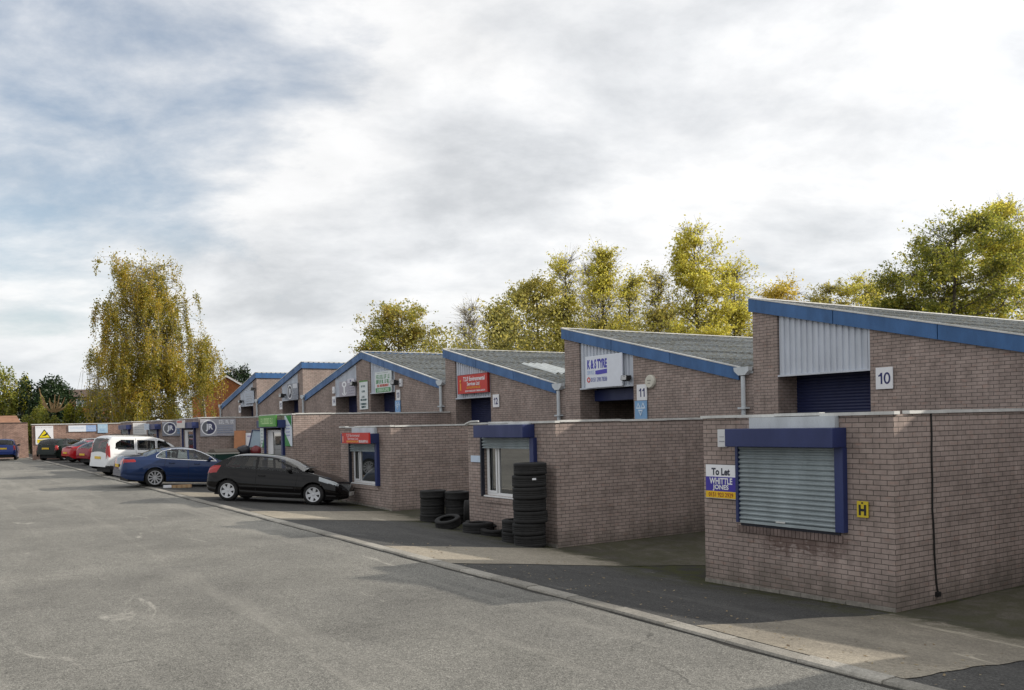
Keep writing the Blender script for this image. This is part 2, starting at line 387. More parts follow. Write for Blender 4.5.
# ------------------------------------------------------------------ workshops
PER=8.0432; SL=.23; DEP=16.5
def roofz(s): return 5.80+SL*s            # underside of the sheet line at the verge, s<=0 from the high side
def flip(o,mir):
    if mir: o.mirror_y()
    return o
def make_unit(mir, shutter=True, rooflights=(), name='brick_workshop'):
    """origin: high corner of the front wall at ground datum; the low side lies towards -y (towards +y when mirrored)"""
    root=empty(name)
    P=lambda nm,b,m,par=root,**k: flip(b,mir).build(nm,m,par,**k)
    b=MB()
    # front wall: pier, low wall, both cut to the roof slope
    b.prism([(-.78,-1.),(0,-1.),(0,roofz(0)-.05),(-.78,roofz(-.78)-.05)],0,.78)
    b.prism([(-PER,-1.),(-3.40,-1.),(-3.40,roofz(-3.4)-.05),(-7.55,roofz(-7.55)-.05),(-PER,roofz(-7.55)-.12)],0,.78)
    # high side wall, low side wall, back wall
    b.prism([(0.78,-1.),(DEP,-1.),(DEP,roofz(0)-.05),(.78,roofz(0)-.05)],-.25,0,'y') if False else b.box(.78,DEP,-.25,0,-1,roofz(0)-.09)
    b.box(.78,DEP,-PER,-PER+.2,-1,roofz(-7.55)-.2)
    b.prism([(-PER+.2,-1.),(-.25,-1.),(-.25,roofz(-.25)-.09),(-7.55,roofz(-7.55)-.12),(-PER+.2,roofz(-7.55)-.2)],DEP-.3,DEP)
    P('wall',b,M_brick)
    # corrugated roof, six overlapping courses
    b=MB(); ys=[.06]; 
    courses=5; y0=.06; y1=-7.62; ln=(y0-y1)/courses
    pitch=.3; amp=.035; K=6
    nx=int((DEP+.14)/pitch*K)
    for c in range(courses):
        ya=y0-c*ln; yb=y0-(c+1)*ln-.12
        base=len(b.v)
        for (y,dz) in ((ya,.0),(yb,.028)):
            for i in range(nx+1):
                x=-.05+i*pitch/K
                b.v.append((x,y,roofz(y)+.03+dz+amp*math.sin(2*math.pi*i/K)))
        w=nx+1
        for i in range(nx): b.f.append((base+i,base+i+1,base+w+i+1,base+w+i))
        # drip end of the course
        e=len(b.v)
        for i in range(nx+1):
            x,y,z=b.v[base+w+i]; b.v.append((x,y,z-.022))
        for i in range(nx): b.f.append((base+w+i,base+w+i+1,e+i+1,e+i))
    if mir: pass
    roof=P('roof',b,M_roof,smooth=False)
    for (xa,xb,ya,yb) in rooflights:
        q=MB(); n=int((xb-xa)/pitch*K)
        for y in (ya,yb):
            for i in range(n+1):
                x=xa+i*pitch/K; q.v.append((x,y,roofz(y)+.085+amp*math.sin(2*math.pi*(x+.05)/pitch)))
        q.f=[(i,i+1,n+2+i,n+1+i) for i in range(n)]
        P('rooflight',q,M_rooflight,roof)
    # bargeboard down the slope, three lengths with open joints, and the ridge board along the high side
    js=[.07,-2.48,-5.06,-7.62]
    for k in range(3):
        a,e=js[k]-.010,js[k+1]+.010
        q=MB().prism([(a,roofz(a)+.05),(a,roofz(a)-.27),(e,roofz(e)-.27),(e,roofz(e)+.05)],-.075,-.04)
        P('bargeboard',q,M_blue)
    q=MB().prism([(.07,roofz(.07)-.265),(-7.6,roofz(-7.6)-.265),(-7.6,roofz(-7.6)-.24),(.07,roofz(.07)-.24)],-.038,-.001)
    P('soffit',q,M_navy)
    q=MB().prism([(.085,roofz(.085)+.085),(.085,roofz(.085)+.052),(-7.64,roofz(-7.64)+.052),(-7.64,roofz(-7.64)+.085)],-.09,-.02)
    P('verge_trim',q,M_trim)
    q=MB().box(-.0735,DEP,.036,.0705,roofz(0)-.27,roofz(0)+.05); P('ridge_board',q,M_blue)
    q=MB().box(-.091,DEP,.001,.086,roofz(0)+.075,roofz(0)+.105); P('ridge_trim',q,M_trim)
    # corrugated cladding over the doorway
    b=MB(); pts=[]; y=-3.38
    while y<-.80-.001:
        for dy,dx in ((0,.035),(.045,.035),(.06,0),(.13,0),(.145,.035)):
            if y+dy<-.80: pts.append((y+dy,.02+dx))
        y+=.168
    pts.append((-.80,.055))
    n=len(pts)
    for (yy,xx) in pts: b.v.append((xx,yy,3.86)); b.v.append((xx,yy,roofz(yy)-.20))
    for i in range(n-1): b.f.append((2*i,2*i+2,2*i+3,2*i+1))
    pan=P('cladding_panel',b,M_panel)
    q=MB().box(-.005,.09,-3.40,-.785,3.82,3.865).box(-.003,.088,-3.40,-3.355,3.865,roofz(-3.4)-.22)
    P('panel_trim',q,M_panel,pan)
    P('lintel',MB().box(.10,.78,-3.4,-.78,3.87,4.05),M_brick)
    # roller door in the recess
    b=MB(); zt=3.87; zbm=-.3 if shutter else 3.42
    z=zt; prof=[]
    while z>zbm:
        for i in range(4):
            prof.append((.72-.014*math.sin(math.pi*i/4),z-.076*i/4))
        z-=.076
    n0=len(prof)
    for (xx,zz) in prof: b.v.append((xx,-3.4,zz)); b.v.append((xx,-.78,zz))
    for i in range(n0-1): b.f.append((2*i,2*i+1,2*i+3,2*i+2))
    P('roller_door',b,M_navyshut,smooth=False)
    if not shutter:
        P('door_header',MB().box(.60,.74,-3.4,-.78,3.45,3.80),M_navy)
        P('interior_dark_sheet',MB().box(6,6.1,-PER+.2,-.25,-.5,5.2),M_dark)  # near-black sheet standing in for the unlit depth of the workshop
    # valley gutter with its outlet box, and the downpipe
    b=MB().prism([(-8.03,4.10),(-7.52,4.10),(-7.54,4.00),(-7.68,3.89),(-7.90,3.89),(-8.03,4.00)],-.17,-.02)
    hop=P('gutter',b,M_lightgrey)
    P('valley_lining',MB().box(-.02,DEP,-8.02,-7.5,3.93,3.99),M_lightgrey,hop)
    b=MB().tube([(-.10,-7.78,3.87),(-.10,-7.78,-.3)],.058,10)
    dp=P('downpipe',b,M_lightgrey,smooth=False)
    P('pipe_clip',MB().box(-.19,-.002,-7.90,-7.66,3.02,3.07),M_lightgrey,dp)
    return root
APEX={n:(16.05+(n-10)*PER) for n in range(8,14)}
ulabel={8:'brick workshop unit furthest to the near side, beyond the picture edge',
9:'brick workshop unit next to number 10, beyond the picture edge',
10:'nearest brick workshop, number 10 plate and navy roller door under plain grey cladding',
11:'brick workshop with the open dark doorway under the tyre shop sign, number 11 plate',
12:'brick workshop with the large red sign and pale rooflight strip, number 12 plate',
13:'right half of the gabled brick workshop, green and white sign over its doorway'}
GU='brick workshops in a row with blue edged sloping roofs'
uA=make_unit(False)
uOpen=make_unit(False,shutter=False)
uLight=make_unit(False,rooflights=[(1.3,2.5,-5.6,-3.4),(6.1,7.3,-5.5,-2.6)])
uMir=make_unit(True)
for n in range(8,14):
    o={11:uOpen,12:uLight}.get(n) or (uA if n==10 else copy_tree(uA))
    o.location=(BT,APEX[n],.53 if n==13 else (.03 if n==11 else 0)); tag(o,ulabel[n],'workshop',GU)
mlabel={14:'left half of the gabled brick workshop, key emblem sign beside the tall white sign',
15:'brick workshop with sunlit high side wall and round emblem sign, left of the gabled pair',
16:'farthest brick workshop of the row, plain pale blue panel and two black lamps'}
for n,y in ((14,40.175),(15,48.2),(16,56.26)):
    o=uMir if n==14 else copy_tree(uMir)
    o.location=(BT,y,.53+(.06 if n>14 else 0)-(.10 if n==16 else 0)); tag(o,mlabel[n],'workshop',GU)

# ------------------------------------------------------------------ flat roofed offices in front of the workshops
M_sill=simple('sill_brick',(.20,.15,.135),.9,noise=.6,nscale=5)
M_rail=simple('dark_rail',(.010,.012,.026),.5)
GO='flat roofed brick offices in front of the workshops'
AW=3.68
def make_office(loc,top,label,kind,mir=False,wallmat=None,base=-1.,rbox=(.77,2.87),op=(.92,2.82),sill=1.08,head=2.31,length=6.52,cap=True,curl=False,cover=True):
    """local: y 0..AW along the row (near corner at 0), x 0..length back to the workshop"""
    root=empty('brick_office',loc); tag(root,label,'office',GO)
    zt=top-loc[2]
    a,e=op; h=zt-2.80
    sill+=h; head+=h
    P=lambda nm,b,m,par=root,**k: b.build(nm,m,par,**k)
    b=MB()
    b.box(0,.22,0,a,base,zt-.02).box(0,.22,e,AW,base,zt-.02).box(0,.22,a,e,head,zt-.02)
    if sill>.2: b.box(0,.22,a,e,base,sill)
    b.box(.22,length,0,.22,base,zt-.02).box(.22,length,AW-.22,AW,base,zt-.02)
    P('wall',b,wallmat or M_brick)
    P('roof',MB().box(.05,length,.05,AW-.05,zt-.10,zt-.015),M_felt)
    # thin pale roof edge, laid in lengths that do not quite line up
    b=MB(); r=random.Random(int(loc[1]*10))
    y=-.035; pieces=[]
    while y<AW:
        y2=min(AW+.035,y+r.uniform(.7,1.4)); dz=r.uniform(-.008,.012)
        b.box(-.035,.10,y,y2-.004,zt-.022+dz,zt+.024+dz); y=y2
    x=.11
    while x<length:
        x2=min(length,x+r.uniform(1.,2.)); dz=r.uniform(-.008,.012)
        if not (kind=='shutter' and x<.2): b.box(x,x2-.004,-.035,.08,zt-.022+dz,zt+.024+dz)
        else: b.box(x+.22,x2-.004,-.035,.08,zt-.022+dz,zt+.024+dz)
        x=x2
    if cap: P('roof_edge',b,M_trim)
    if curl:
        P('loose_flashing',MB().tube([(-.06,AW+.05,zt-.03),(-.06,AW-.02,zt+.0),(-.06,AW-.25,zt+.05),(-.06,AW-.62,zt+.055)],.022,6),M_trim)
    # roller shutter housing and guides
    q0,q1=rbox
    bx=P('shutter_housing',MB().box(-.33,-.003,q0,q1,head,head+.29),M_navy,bevel=.008)
    
    if cover: P('housing_cover',MB().box(-.10,-.003,q0+.13,q1-.32,head+.292,zt-.024),M_lightgrey,bx)
    bot=sill-.03 if kind!='door' else -.2
    P('guide_rail',MB().box(-.10,.0,a-.15,a,bot,head-.002),M_navy)
    P('guide_rail',MB().box(-.09,.0,e,e+.055,bot,head-.002),M_rail if kind=='window' else M_navy)
    def slats(z0,z1,x):
        b=MB(); z=z1; prof=[]
        while z>z0:
            for i in range(6):
                prof.append((x+.012-.040*math.sin(math.pi*min(1,i/4.6))**.7,max(z0,z-.077*i/6)))
            z-=.077
        for (xx,zz) in prof: b.v.append((xx,a,zz)); b.v.append((xx,e,zz))
        b.f=[(2*i,2*i+1,2*i+3,2*i+2) for i in range(len(prof)-1)]
        return b
    if kind=='shutter':
        sh=P('shutter_curtain',slats(sill,head,-.045),M_galv)
        P('bottom_bar',MB().box(-.07,-.03,a+.01,e-.01,sill-.035,sill+.01),M_galv,sh)
        P('latch',MB().box(-.085,-.07,a+.95,a+1.13,sill+.02,sill+.045),M_trim,sh)
        P('sill',MB().box(-.012,-.001,a-.02,e+.02,sill-.085,sill-.036),M_rail)  # dark strip painting the shadow gap under the shutter, not a real sill
        sb=MB(); yy=a-.06
        while yy<e+.05:
            sb.box(-.024,-.001,yy,yy+.060,sill-.195,sill-.088); yy+=.0715
        P('brick_sill',sb,M_sill)
    elif kind=='window':
        P('shutter_curtain',slats(head-.26,head,-.045),M_galv)
        zf0,zf1=sill+.0,head-.12; x0,x1=.05,.11; A,E=a+.04,e-.03; mid=E-.52; t=.065
        f=MB().box(x0,x1,A,A+t,zf0,zf1).box(x0,x1,E-t,E,zf0,zf1).box(x0,x1,A+t,E-t,zf0,zf0+t).box(x0,x1,A+t,E-t,zf1-t,zf1).box(x0,x1,mid-t/2,mid+t/2,zf0+t,zf1-t)
        f.box(x0-.02,x0,mid+.05,E-t-.02,zf0+t,zf0+t+.05).box(x0-.02,x0,mid+.05,E-t-.02,zf1-t-.05,zf1-t).box(x0-.02,x0,mid+.05,mid+.10,zf0+t+.05,zf1-t-.05).box(x0-.02,x0,E-t-.07,E-t-.02,zf0+t+.05,zf1-t-.05)
        w=P('window',f,M_upvc)
        P('pane',MB().box(x0+.025,x0+.035,A+.02,E-.02,zf0+.02,zf1-.02),M_glass,w)
        P('sill',MB().box(-.05,.05,A-.03,E+.02,sill-.035,sill-.002),M_upvc,w)
        P('brick_sill',MB().box(-.035,.0,a-.05,e+.05,sill-.16,sill-.04),M_brick)
        P('dark_room_sheet',MB().box(.9,.95,a-.3,e+.3,sill-.3,head+.1).box(.23,.9,a-.3,a-.28,sill-.3,head+.1).box(.23,.9,e+.28,e+.3,sill-.3,head+.1),M_dark)  # near-black sheets standing in for the unlit room
    elif kind=='door':
        x0,x1=.05,.11; zf0,zf1=-.2,head-.08; t=.08; A,E=a+.04,e-.55
        f=MB().box(x0,x1,A,A+t,zf0,zf1).box(x0,x1,E-t,E,zf0,zf1).box(x0,x1,A+t,E-t,zf1-t,zf1).box(x0,x1,A+t,E-t,.95,1.05)
        f.box(x0+.002,x1-.002,E+.0,e,zf0,zf1)
        w=P('door',f,M_upvc)
        P('pane',MB().box(x0+.025,x0+.035,A+.02,E-.02,zf0+.02,zf1-.02),M_glass,w)
        P('dark_room_sheet',MB().box(.9,.95,a-.3,e+.3,-.3,head+.1),M_dark)  # dark backing in place of the room's own shade behind the door
    return root
olab={9:'flat roofed brick office beside unit 9, beyond the picture edge',
10:'flat roofed brick office with closed silver shutter and damp stain, behind the to let board',
11:'flat roofed brick office with white window partly hidden by the tallest tyre stack',
12:'flat roofed brick office with white window under the small red sign',
13:'taller flat roofed brick office with green and white signs round its door',
14:'flat roofed brick office carrying the larger round emblem board on its side wall',
15:'flat roofed brick office carrying the smaller round emblem board on its side wall',
16:'farthest flat roofed brick office, white notice board on its side wall'}
SA={n:7.71+(n-10)*PER for n in range(8,14)}
o9=make_office((FB,SA[9],0),2.83,olab[9],'shutter')
make_office((FB,SA[10],0),2.83,olab[10],'shutter',wallmat=M_brick_stain)
make_office((FB,SA[11],0),2.82,olab[11],'window',curl=True,head=2.465,op=(.85,2.92))
make_office((FB,SA[12],0),2.80,olab[12],'window')
make_office((FB,SA[13],.5),3.33,olab[13],'door',op=(1.03,3.0),rbox=(.62,3.15),cover=False)
make_office((FB,44.8,.6),3.42,olab[14],'door',op=(.75,3.0),rbox=(.02,2.6),cover=False)
make_office((FB,52.8,.7),3.42,olab[15],'window',op=(.75,3.0),rbox=(.02,2.6),cover=False)
make_office((FB,60.9,.85),3.47,olab[16],'window',op=(.75,3.0),rbox=(.02,2.6),cover=False)
def plinth(sa,zoff=0):
    b=MB(); r=random.Random(int(sa*7))
    n=9
    for i in range(n):
        y0=sa+AW*i/n; y1=sa+AW*(i+1)/n-.01; h=r.uniform(.04,.075)
        b.box(FB-.028,FB-.002,y0,y1,gz(FB-.01,y0)-.15,min(gz(FB-.01,y0),gz(FB-.01,y1))+h)
    o=b.build('plinth',simple('pale_footing',(.27,.25,.22),.95,noise=.5,nscale=9)); return o
for n in (10,11,12):
    o=plinth(SA[n]); own=[q for q in bpy.data.objects if q.name.startswith('brick_office') and abs(q.location.y-SA[n])<.01][0]
    o.parent=own; o.location=-own.location
# chipped mortar at the corner of the near office, and white salt marks under its sill
# ------------------------------------------------------------------ signs
M_paint={}
def paint(c,rough=.45):
    k=tuple(round(q,3) for q in c)
    if k not in M_paint: M_paint[k]=simple('sign_paint',c,rough,noise=.06,nscale=5)
    return M_paint[k]
def text_mesh(s,bold=0.0,font_sp=1.0):
    cu=bpy.data.curves.new('lettering','FONT'); cu.body=s; cu.size=1; cu.offset=bold; cu.space_character=font_sp
    cu.resolution_u=3
    o=bpy.data.objects.new('lettering',cu); col.objects.link(o)
    bpy.context.view_layer.update()
    me=bpy.data.meshes.new_from_object(o.evaluated_get(bpy.context.evaluated_depsgraph_get()))
    bpy.data.objects.remove(o); bpy.data.curves.remove(cu)
    me.name='lettering'
    return me
WHITE=(.80,.81,.84); NAVY=(.012,.018,.12); BLUE=(.05,.09,.42); RED=(.55,.025,.015); GREEN=(.02,.22,.04); YEL=(.80,.50,.01); BLK=(.01,.01,.012)
class Sign:
    """a flat board; local u runs to the reader's right, v runs down from the top left corner, in metres"""
    def __init__(self,name,label,cat,face,p,w,h,c=WHITE,thick=.025,group=None,frame=None,outline=None):
        # p = (t,s,z) of the top left corner as read
        self.w,self.h=w,h
        X=Vector((0,-1,0)) if face=='F' else Vector((1,0,0))
        N=Vector((-1,0,0)) if face=='F' else Vector((0,-1,0))
        M=Matrix((X,Vector((0,0,1)),N)).transposed().to_4x4(); M.translation=Vector(p)
        b=MB()
        if outline:
            b.prism([(u,-v) for u,v in outline][::-1] if False else [(u,-v) for u,v in outline],0,thick,'z')
        else: b.box(0,w,-h,0,0,thick)
        self.o=b.build(name,paint(c)); self.o.matrix_world=M; self.t=thick; self.lvl=0
        tag(self.o,label,cat,group)
        if frame:
            f=.018
            MB().box(-f,w+f,0,f,-.002,thick+.008).box(-f,w+f,-h-f,-h,-.002,thick+.008).box(-f,0,-h,0,-.002,thick+.008).box(w,w+f,-h,0,-.002,thick+.008).build('frame',paint(frame),self.o)
    def rect(self,u,v,w,h,c,name='band'):
        self.lvl+=1; z=self.t+.002*self.lvl
        MB().box(u,u+w,-v-h,-v,self.t-.002,z).build(name,paint(c),self.o); return self
    def poly(self,pts,c,name='band'):
        self.lvl+=1; z=self.t+.002*self.lvl
        b=MB().prism([(u,-v) for u,v in pts],self.t-.002,z,'z'); b.build(name,paint(c),self.o); return self
    def ring(self,u,v,r0,r1,c,name='ring',n=40,sq=1.0,a0=0,a1=360):
        self.lvl+=1; z=self.t+.002*self.lvl; b=MB(); full=(a1-a0>=360)
        for i in range(n+1):
            a=R(a0+(a1-a0)*i/n)
            for r in (r0,r1): b.v.append((u+r*math.cos(a)*sq,-v+r*math.sin(a),z))
        b.f=[(2*i,2*i+1,2*i+3,2*i+2) for i in range(n)]
        b.build(name,paint(c),self.o); return self
    def text(self,s,u,v,w,h,c,bold=.012,sp=1.0,name='lettering',angle=0):
        self.lvl+=1; z=self.t+.002*self.lvl+.001
        me=text_mesh(s,bold,sp)
        xs=[q.co.x for q in me.vertices]; ys=[q.co.y for q in me.vertices]
        x0,x1,y0,y1=min(xs),max(xs),min(ys),max(ys)
        for q in me.vertices:
            a=(q.co.x-x0)/(x1-x0)*w; b=(q.co.y-y0)/(y1-y0)*h
            if angle: q.co=(u+b if angle<0 else u+w-b, -v-(a) ,z)
            else: q.co=(u+a,-v-h+b,z)
        me.materials.clear(); me.materials.append(paint(c))
        o=bpy.data.objects.new(name,me); col.objects.link(o); o.parent=self.o; return self
    def words(self,u,v,w,h,c,seed=1,name='lettering'):
        """lettering too small to read: a row of uneven strokes"""
        self.lvl+=1; z=self.t+.002*self.lvl; r=random.Random(seed); b=MB(); x=u; lw=h*.5
        while x<u+w-lw*.4:
            if r.random()<.14: x+=lw*.7; continue
            e=min(u+w,x+lw*r.uniform(.75,1.0)); k=r.randrange(4); st=lw*.26
            b.box(x,x+st,-v-h,-v,self.t-.002,z)
            if k!=0: b.box(x+st,e,-v-h*(.18),-v,self.t-.002,z)
            if k in(1,3): b.box(x+st,e-.1*lw,-v-h*.6,-v-h*.44,self.t-.002,z)
            if k in(0,1,2): b.box(x+st,e,-v-h,-v-h*.82,self.t-.002,z)
            if k==2 and e-st>x+st: b.box(e-st,e,-v-h*.82,-v-h*.18,self.t-.002,z)
            x=e+lw*.22
        b.build(name,paint(c),self.o); return self
    def one(self,u,v,w,h,c):
        s=w*.42; return self.poly([(u+w-s,v),(u+w,v),(u+w,v+h),(u+w-s,v+h),(u+w-s,v+h*.30),(u,v+h*.34),(u,v+h*.22),(u+w*.3,v+h*.17)],c,'lettering')
    def nought(self,u,v,w,h,c):
        self.lvl+=1; z=self.t+.002*self.lvl; b=MB(); n=36
        for i in range(n+1):
            a=2*math.pi*i/n
            for f in ((1,1),(.52,.70)): b.v.append((u+w/2+math.cos(a)*w/2*f[0],-v-h/2+math.sin(a)*h/2*f[1],z))
        b.f=[(2*i,2*i+1,2*i+3,2*i+2) for i in range(n)]
        b.build('lettering',paint(c),self.o); return self
F,SD='F','S'
GP='white number plates beside the doorways'
def plate(n,s0,s1,z0,z1,t=BT-.03,label=None):
    w,h=s0-s1,z1-z0
    sg=Sign('number_plate',label,'number plate',F,(t,s0,z1),w,h,WHITE,.02,GP)
    return sg
plate('10',12.48,12.06,3.39,3.87,label='white number plate reading 10 on bare brick beside the plain grey cladding').one(.065,.12,.10,.25,NAVY).nought(.20,.115,.165,.26,NAVY)
plate('11',20.50,20.06,3.41,3.88,label='white number plate reading 11 above a pale blue triangles sign').one(.10,.12,.10,.25,NAVY).one(.25,.12,.10,.25,NAVY)
plate('12',28.52,28.10,3.43,3.90,label='white number plate reading 12 below and right of a red cladding sign').one(.07,.12,.09,.25,NAVY).text('2',.20,.12,.15,.25,NAVY,.03)
plate('13',36.56,36.18,3.96,4.42,label='white number plate reading 13 above a blue board on the gabled workshop').one(.06,.12,.09,.23,NAVY).text('3',.18,.12,.14,.23,NAVY,.03)
plate('14',43.95,43.50,3.92,4.40,label='white number plate reading 14 left of the key emblem sign').one(.08,.12,.09,.24,NAVY).text('4',.21,.12,.16,.24,NAVY,.03)
plate('15',51.95,51.50,3.95,4.43,label='white number plate reading 15 left of the round emblem cladding sign').one(.08,.12,.09,.24,NAVY).text('5',.21,.12,.16,.24,NAVY,.03)
plate('16',59.95,59.50,3.93,4.42,label='white number plate reading 16 on the farthest workshop').one(.08,.12,.09,.24,NAVY).text('6',.21,.12,.16,.24,NAVY,.03)
def triangles(sg):
    w,h=sg.w,sg.h; lt=(.62,.74,.86)
    for (cx,cy,up) in ((.30,.27,1),(.70,.27,1),(.5,.62,0)):
        r=.17*w*1.15
        def tri(k): 
            if up: return [((cx*w)-k,(cy*h)+k*.8),((cx*w)+k,(cy*h)+k*.8),((cx*w),(cy*h)-k*.95)]
            return [((cx*w)-k,(cy*h)-k*.8),((cx*w),(cy*h)+k*.95),((cx*w)+k,(cy*h)-k*.8)]
        P=tri(r); Q=tri(r*.5)
        for i in range(3):
            j=(i+1)%3
            sg.poly([P[i],P[j],Q[j],Q[i]],lt,'triangle')
    return sg
sg=Sign('garage_sign','pale blue sign of three open triangles under the number 11 plate','sign',F,(BT-.03,20.60,3.40),.53,.57,(.20,.38,.62),.02); triangles(sg)
sg=Sign('garage_sign','small blue triangles sign under the number 13 plate','sign',F,(BT-.03,36.69,3.95),.50,.54,(.20,.38,.66),.02); triangles(sg)
# to let board
sg=Sign('to_let_board','to let board in white, blue and yellow left of the closed silver shutter','sign',F,(FB-.035,11.29,2.02),.69,.575,(.86,.87,.90),.02)
sg.text('To Let',.135,.055,.42,.125,(.02,.025,.05),.04).rect(0,.205,.69,.245,(.045,.03,.34))
sg.text('WHITTLE',.09,.222,.52,.108,WHITE,.03,1.0).text('JONES',.165,.338,.36,.105,WHITE,.03,1.0)
sg.rect(0,.45,.69,.115,YEL).text('0151 923 2929',.07,.472,.56,.072,(.30,.02,.01),.012)
# hydrant plate
sg=Sign('hydrant_plate','small yellow plate with black letter H right of the silver shutter','sign',F,(FB-.02,8.30,1.56),.185,.235,(.62,.47,.02),.015)
sg.text('H',.03,.05,.125,.155,BLK,.05).rect(.075,.012,.03,.025,(.05,.04,.01),'numeral')
# tyre shop sign
sg=Sign('tyre_shop_sign','white tyre shop sign with purple lettering on cladding over the open doorway','sign',F,(BT-.04,22.88,4.88),1.78,1.0,(.74,.78,.86),.05)
sg.text('K & S TYRE',.09,.11,.98,.30,(.06,.06,.42),.055).text('SERVICE',.09,.46,.36,.12,(.28,.42,.72),.0)
sg.poly([(.50,.47),(1.07,.44),(1.07,.575),(.62,.60),(.50,.585)],(.07,.06,.45)).ring(.16,.745,.045,.085,(.62,.05,.04))
sg.text('0151 298 7838',.28,.68,.78,.135,(.12,.14,.42),.008)
# red cladding sign, unit 12
sg=Sign('red_company_sign','large red sign with white lettering on cladding over the navy door of workshop 12','sign',F,(BT-.04,30.93,4.72),2.18,.70,RED,.09,frame=(.30,.015,.015))
sg.text('T.S.F Environmental',.42,.07,1.58,.17,WHITE,.03).text('Services Ltd',.70,.275,.92,.14,WHITE,.03)
sg.words(.68,.45,1.0,.085,(.78,.35,.03),3).words(.56,.595,1.46,.06,WHITE,5)
sg.rect(.16,.30,.10,.28,(.75,.30,.02),'flame').ring(.21,.22,.0,.05,(.75,.40,.03),'flame')
# small red sign over office 12 window
sg=Sign('red_company_sign','small red sign fixed over the white window of the office beside the black hatchback','sign',F,(FB-.345,26.42,2.63),1.98,.32,RED,.05)
sg.text('T.S.F Environmental',.34,.035,.98,.085,WHITE,.0).text('Services Ltd',.44,.14,.78,.07,WHITE,.0).words(.36,.235,.85,.055,(.80,.45,.10),3).words(1.28,.22,.62,.07,WHITE,9)
sg.rect(.06,.10,.05,.18,(.78,.45,.35),'flame')
# green board, office 13
sg=Sign('green_shop_sign','bright green sign over the door of the taller office','sign',F,(FB-.345,34.50,3.31),1.95,.42,(.07,.30,.035),.05)
sg.words(.25,.10,1.35,.22,(.45,.66,.30),4)
sg=Sign('leaflet_board','narrow pale green leaflet board left of the taller office door','sign',F,(FB-.03,35.42,2.88),.46,.78,(.60,.68,.66),.02)
for i in range(5): sg.words(.10,.10+.13*i,.24,.05,(.40,.45,.50),41)
sg.poly([(.46,.42),(.46,.78),(.22,.78)],GREEN)
sg=Sign('feather_board','tall green and white sign right of the taller office door','sign',F,(FB-.03,32.58,3.28),.72,1.12,(.64,.70,.78),.02)
sg.poly([(.14,0),(.72,0),(.72,.42)],GREEN).poly([(0,.62),(.60,1.12),(0,1.12)],GREEN)
for i in range(4): sg.words(.14,.34+.12*i,.40,.035,(.36,.40,.60),41)
# green and white cladding sign, unit 13
sg=Sign('green_company_sign','green and white service sign on the cladding of the gabled workshop','sign',F,(BT-.04,38.66,5.32),1.72,.98,(.66,.71,.72),.05)
g2=(.03,.23,.06)
sg.words(.25,.04,1.2,.05,(.45,.52,.50),41).words(.14,.15,1.44,.18,g2,11).words(.14,.37,1.44,.17,g2,12)
sg.words(.24,.585,1.25,.11,(.55,.08,.05),13).rect(.08,.74,1.56,.20,g2).words(.2,.775,1.3,.13,(.65,.78,.66),14)
# tall pier sign
sg=Sign('tall_pier_sign','tall white sign with green top strip on the brick pier of the gabled workshop','sign',F,(BT-.03,40.52,4.95),.94,1.30,(.72,.77,.78),.025)
sg.rect(0,-.07,.94,.07,(.10,.26,.06))
for (k,v,w) in ((21,.16,.5),(22,.40,.36),(23,.66,.36),(24,.80,.66),(25,1.0,.66),(26,1.14,.46)): sg.words(.47-w/2,v,w,.09,(.03,.10,.11),k)
# emblem signs on the mirrored workshops
def emblem(sg,cu,cv,r,sq=1.0,dark=(.05,.055,.12)):
    sg.ring(cu,cv,0,r*.84,dark,'disc',sq=sq).ring(cu,cv,.0,r*.83,(.14,.15,.17),'shade_half',sq=sq,a0=105,a1=255).ring(cu,cv,r*.86,r,WHITE,'ring',sq=sq)
    sg.text('JR',cu-r*.40*sq,cv-r*.48,r*.95*sq,r*.96,(.74,.76,.82),.04)
gy=(.34,.35,.42)
sg=Sign('key_emblem_sign','grey sign with a white key emblem on the left cladding of the gabled workshop','sign',F,(BT-.04,42.9,5.10),1.95,.76,(.36,.34,.40),.04)
sg.ring(.62,.16,.07,.15,WHITE,sq=1.9).rect(.54,.29,.16,.34,WHITE,'key_shaft').ring(.62,.56,.10,.15,WHITE,sq=1.9,a0=180,a1=360).rect(1.05,-.08,.8,.20,(.62,.62,.70),'notice').rect(1.35,-.03,.14,.1,(.05,.05,.2),'numeral')
for i in range(4): sg.words(1.05,.22+.12*i,.8,.05,(.56,.56,.64),41)
sg=Sign('round_emblem_sign','dark grey sign with a round JR emblem on cladding beside the sunlit high wall','sign',F,(BT-.04,50.55,5.35),1.75,.92,(.22,.24,.29),.04)
emblem(sg,.48,.46,.40,1.0,(.03,.035,.06)); sg.rect(.98,.02,.72,.26,(.60,.62,.68),'notice')
for i in range(4): sg.words(1.0,.36+.13*i,.66,.05,(.42,.45,.52),41)
sg=Sign('plain_panel_sign','pale blue grey sign with faint lettering on the farthest workshop cladding','sign',F,(BT-.04,58.5,5.28),1.85,.80,(.42,.47,.56),.03)
for i in range(4): sg.words(.30,.18+.15*i,1.2,.05,(.52,.54,.56),41)
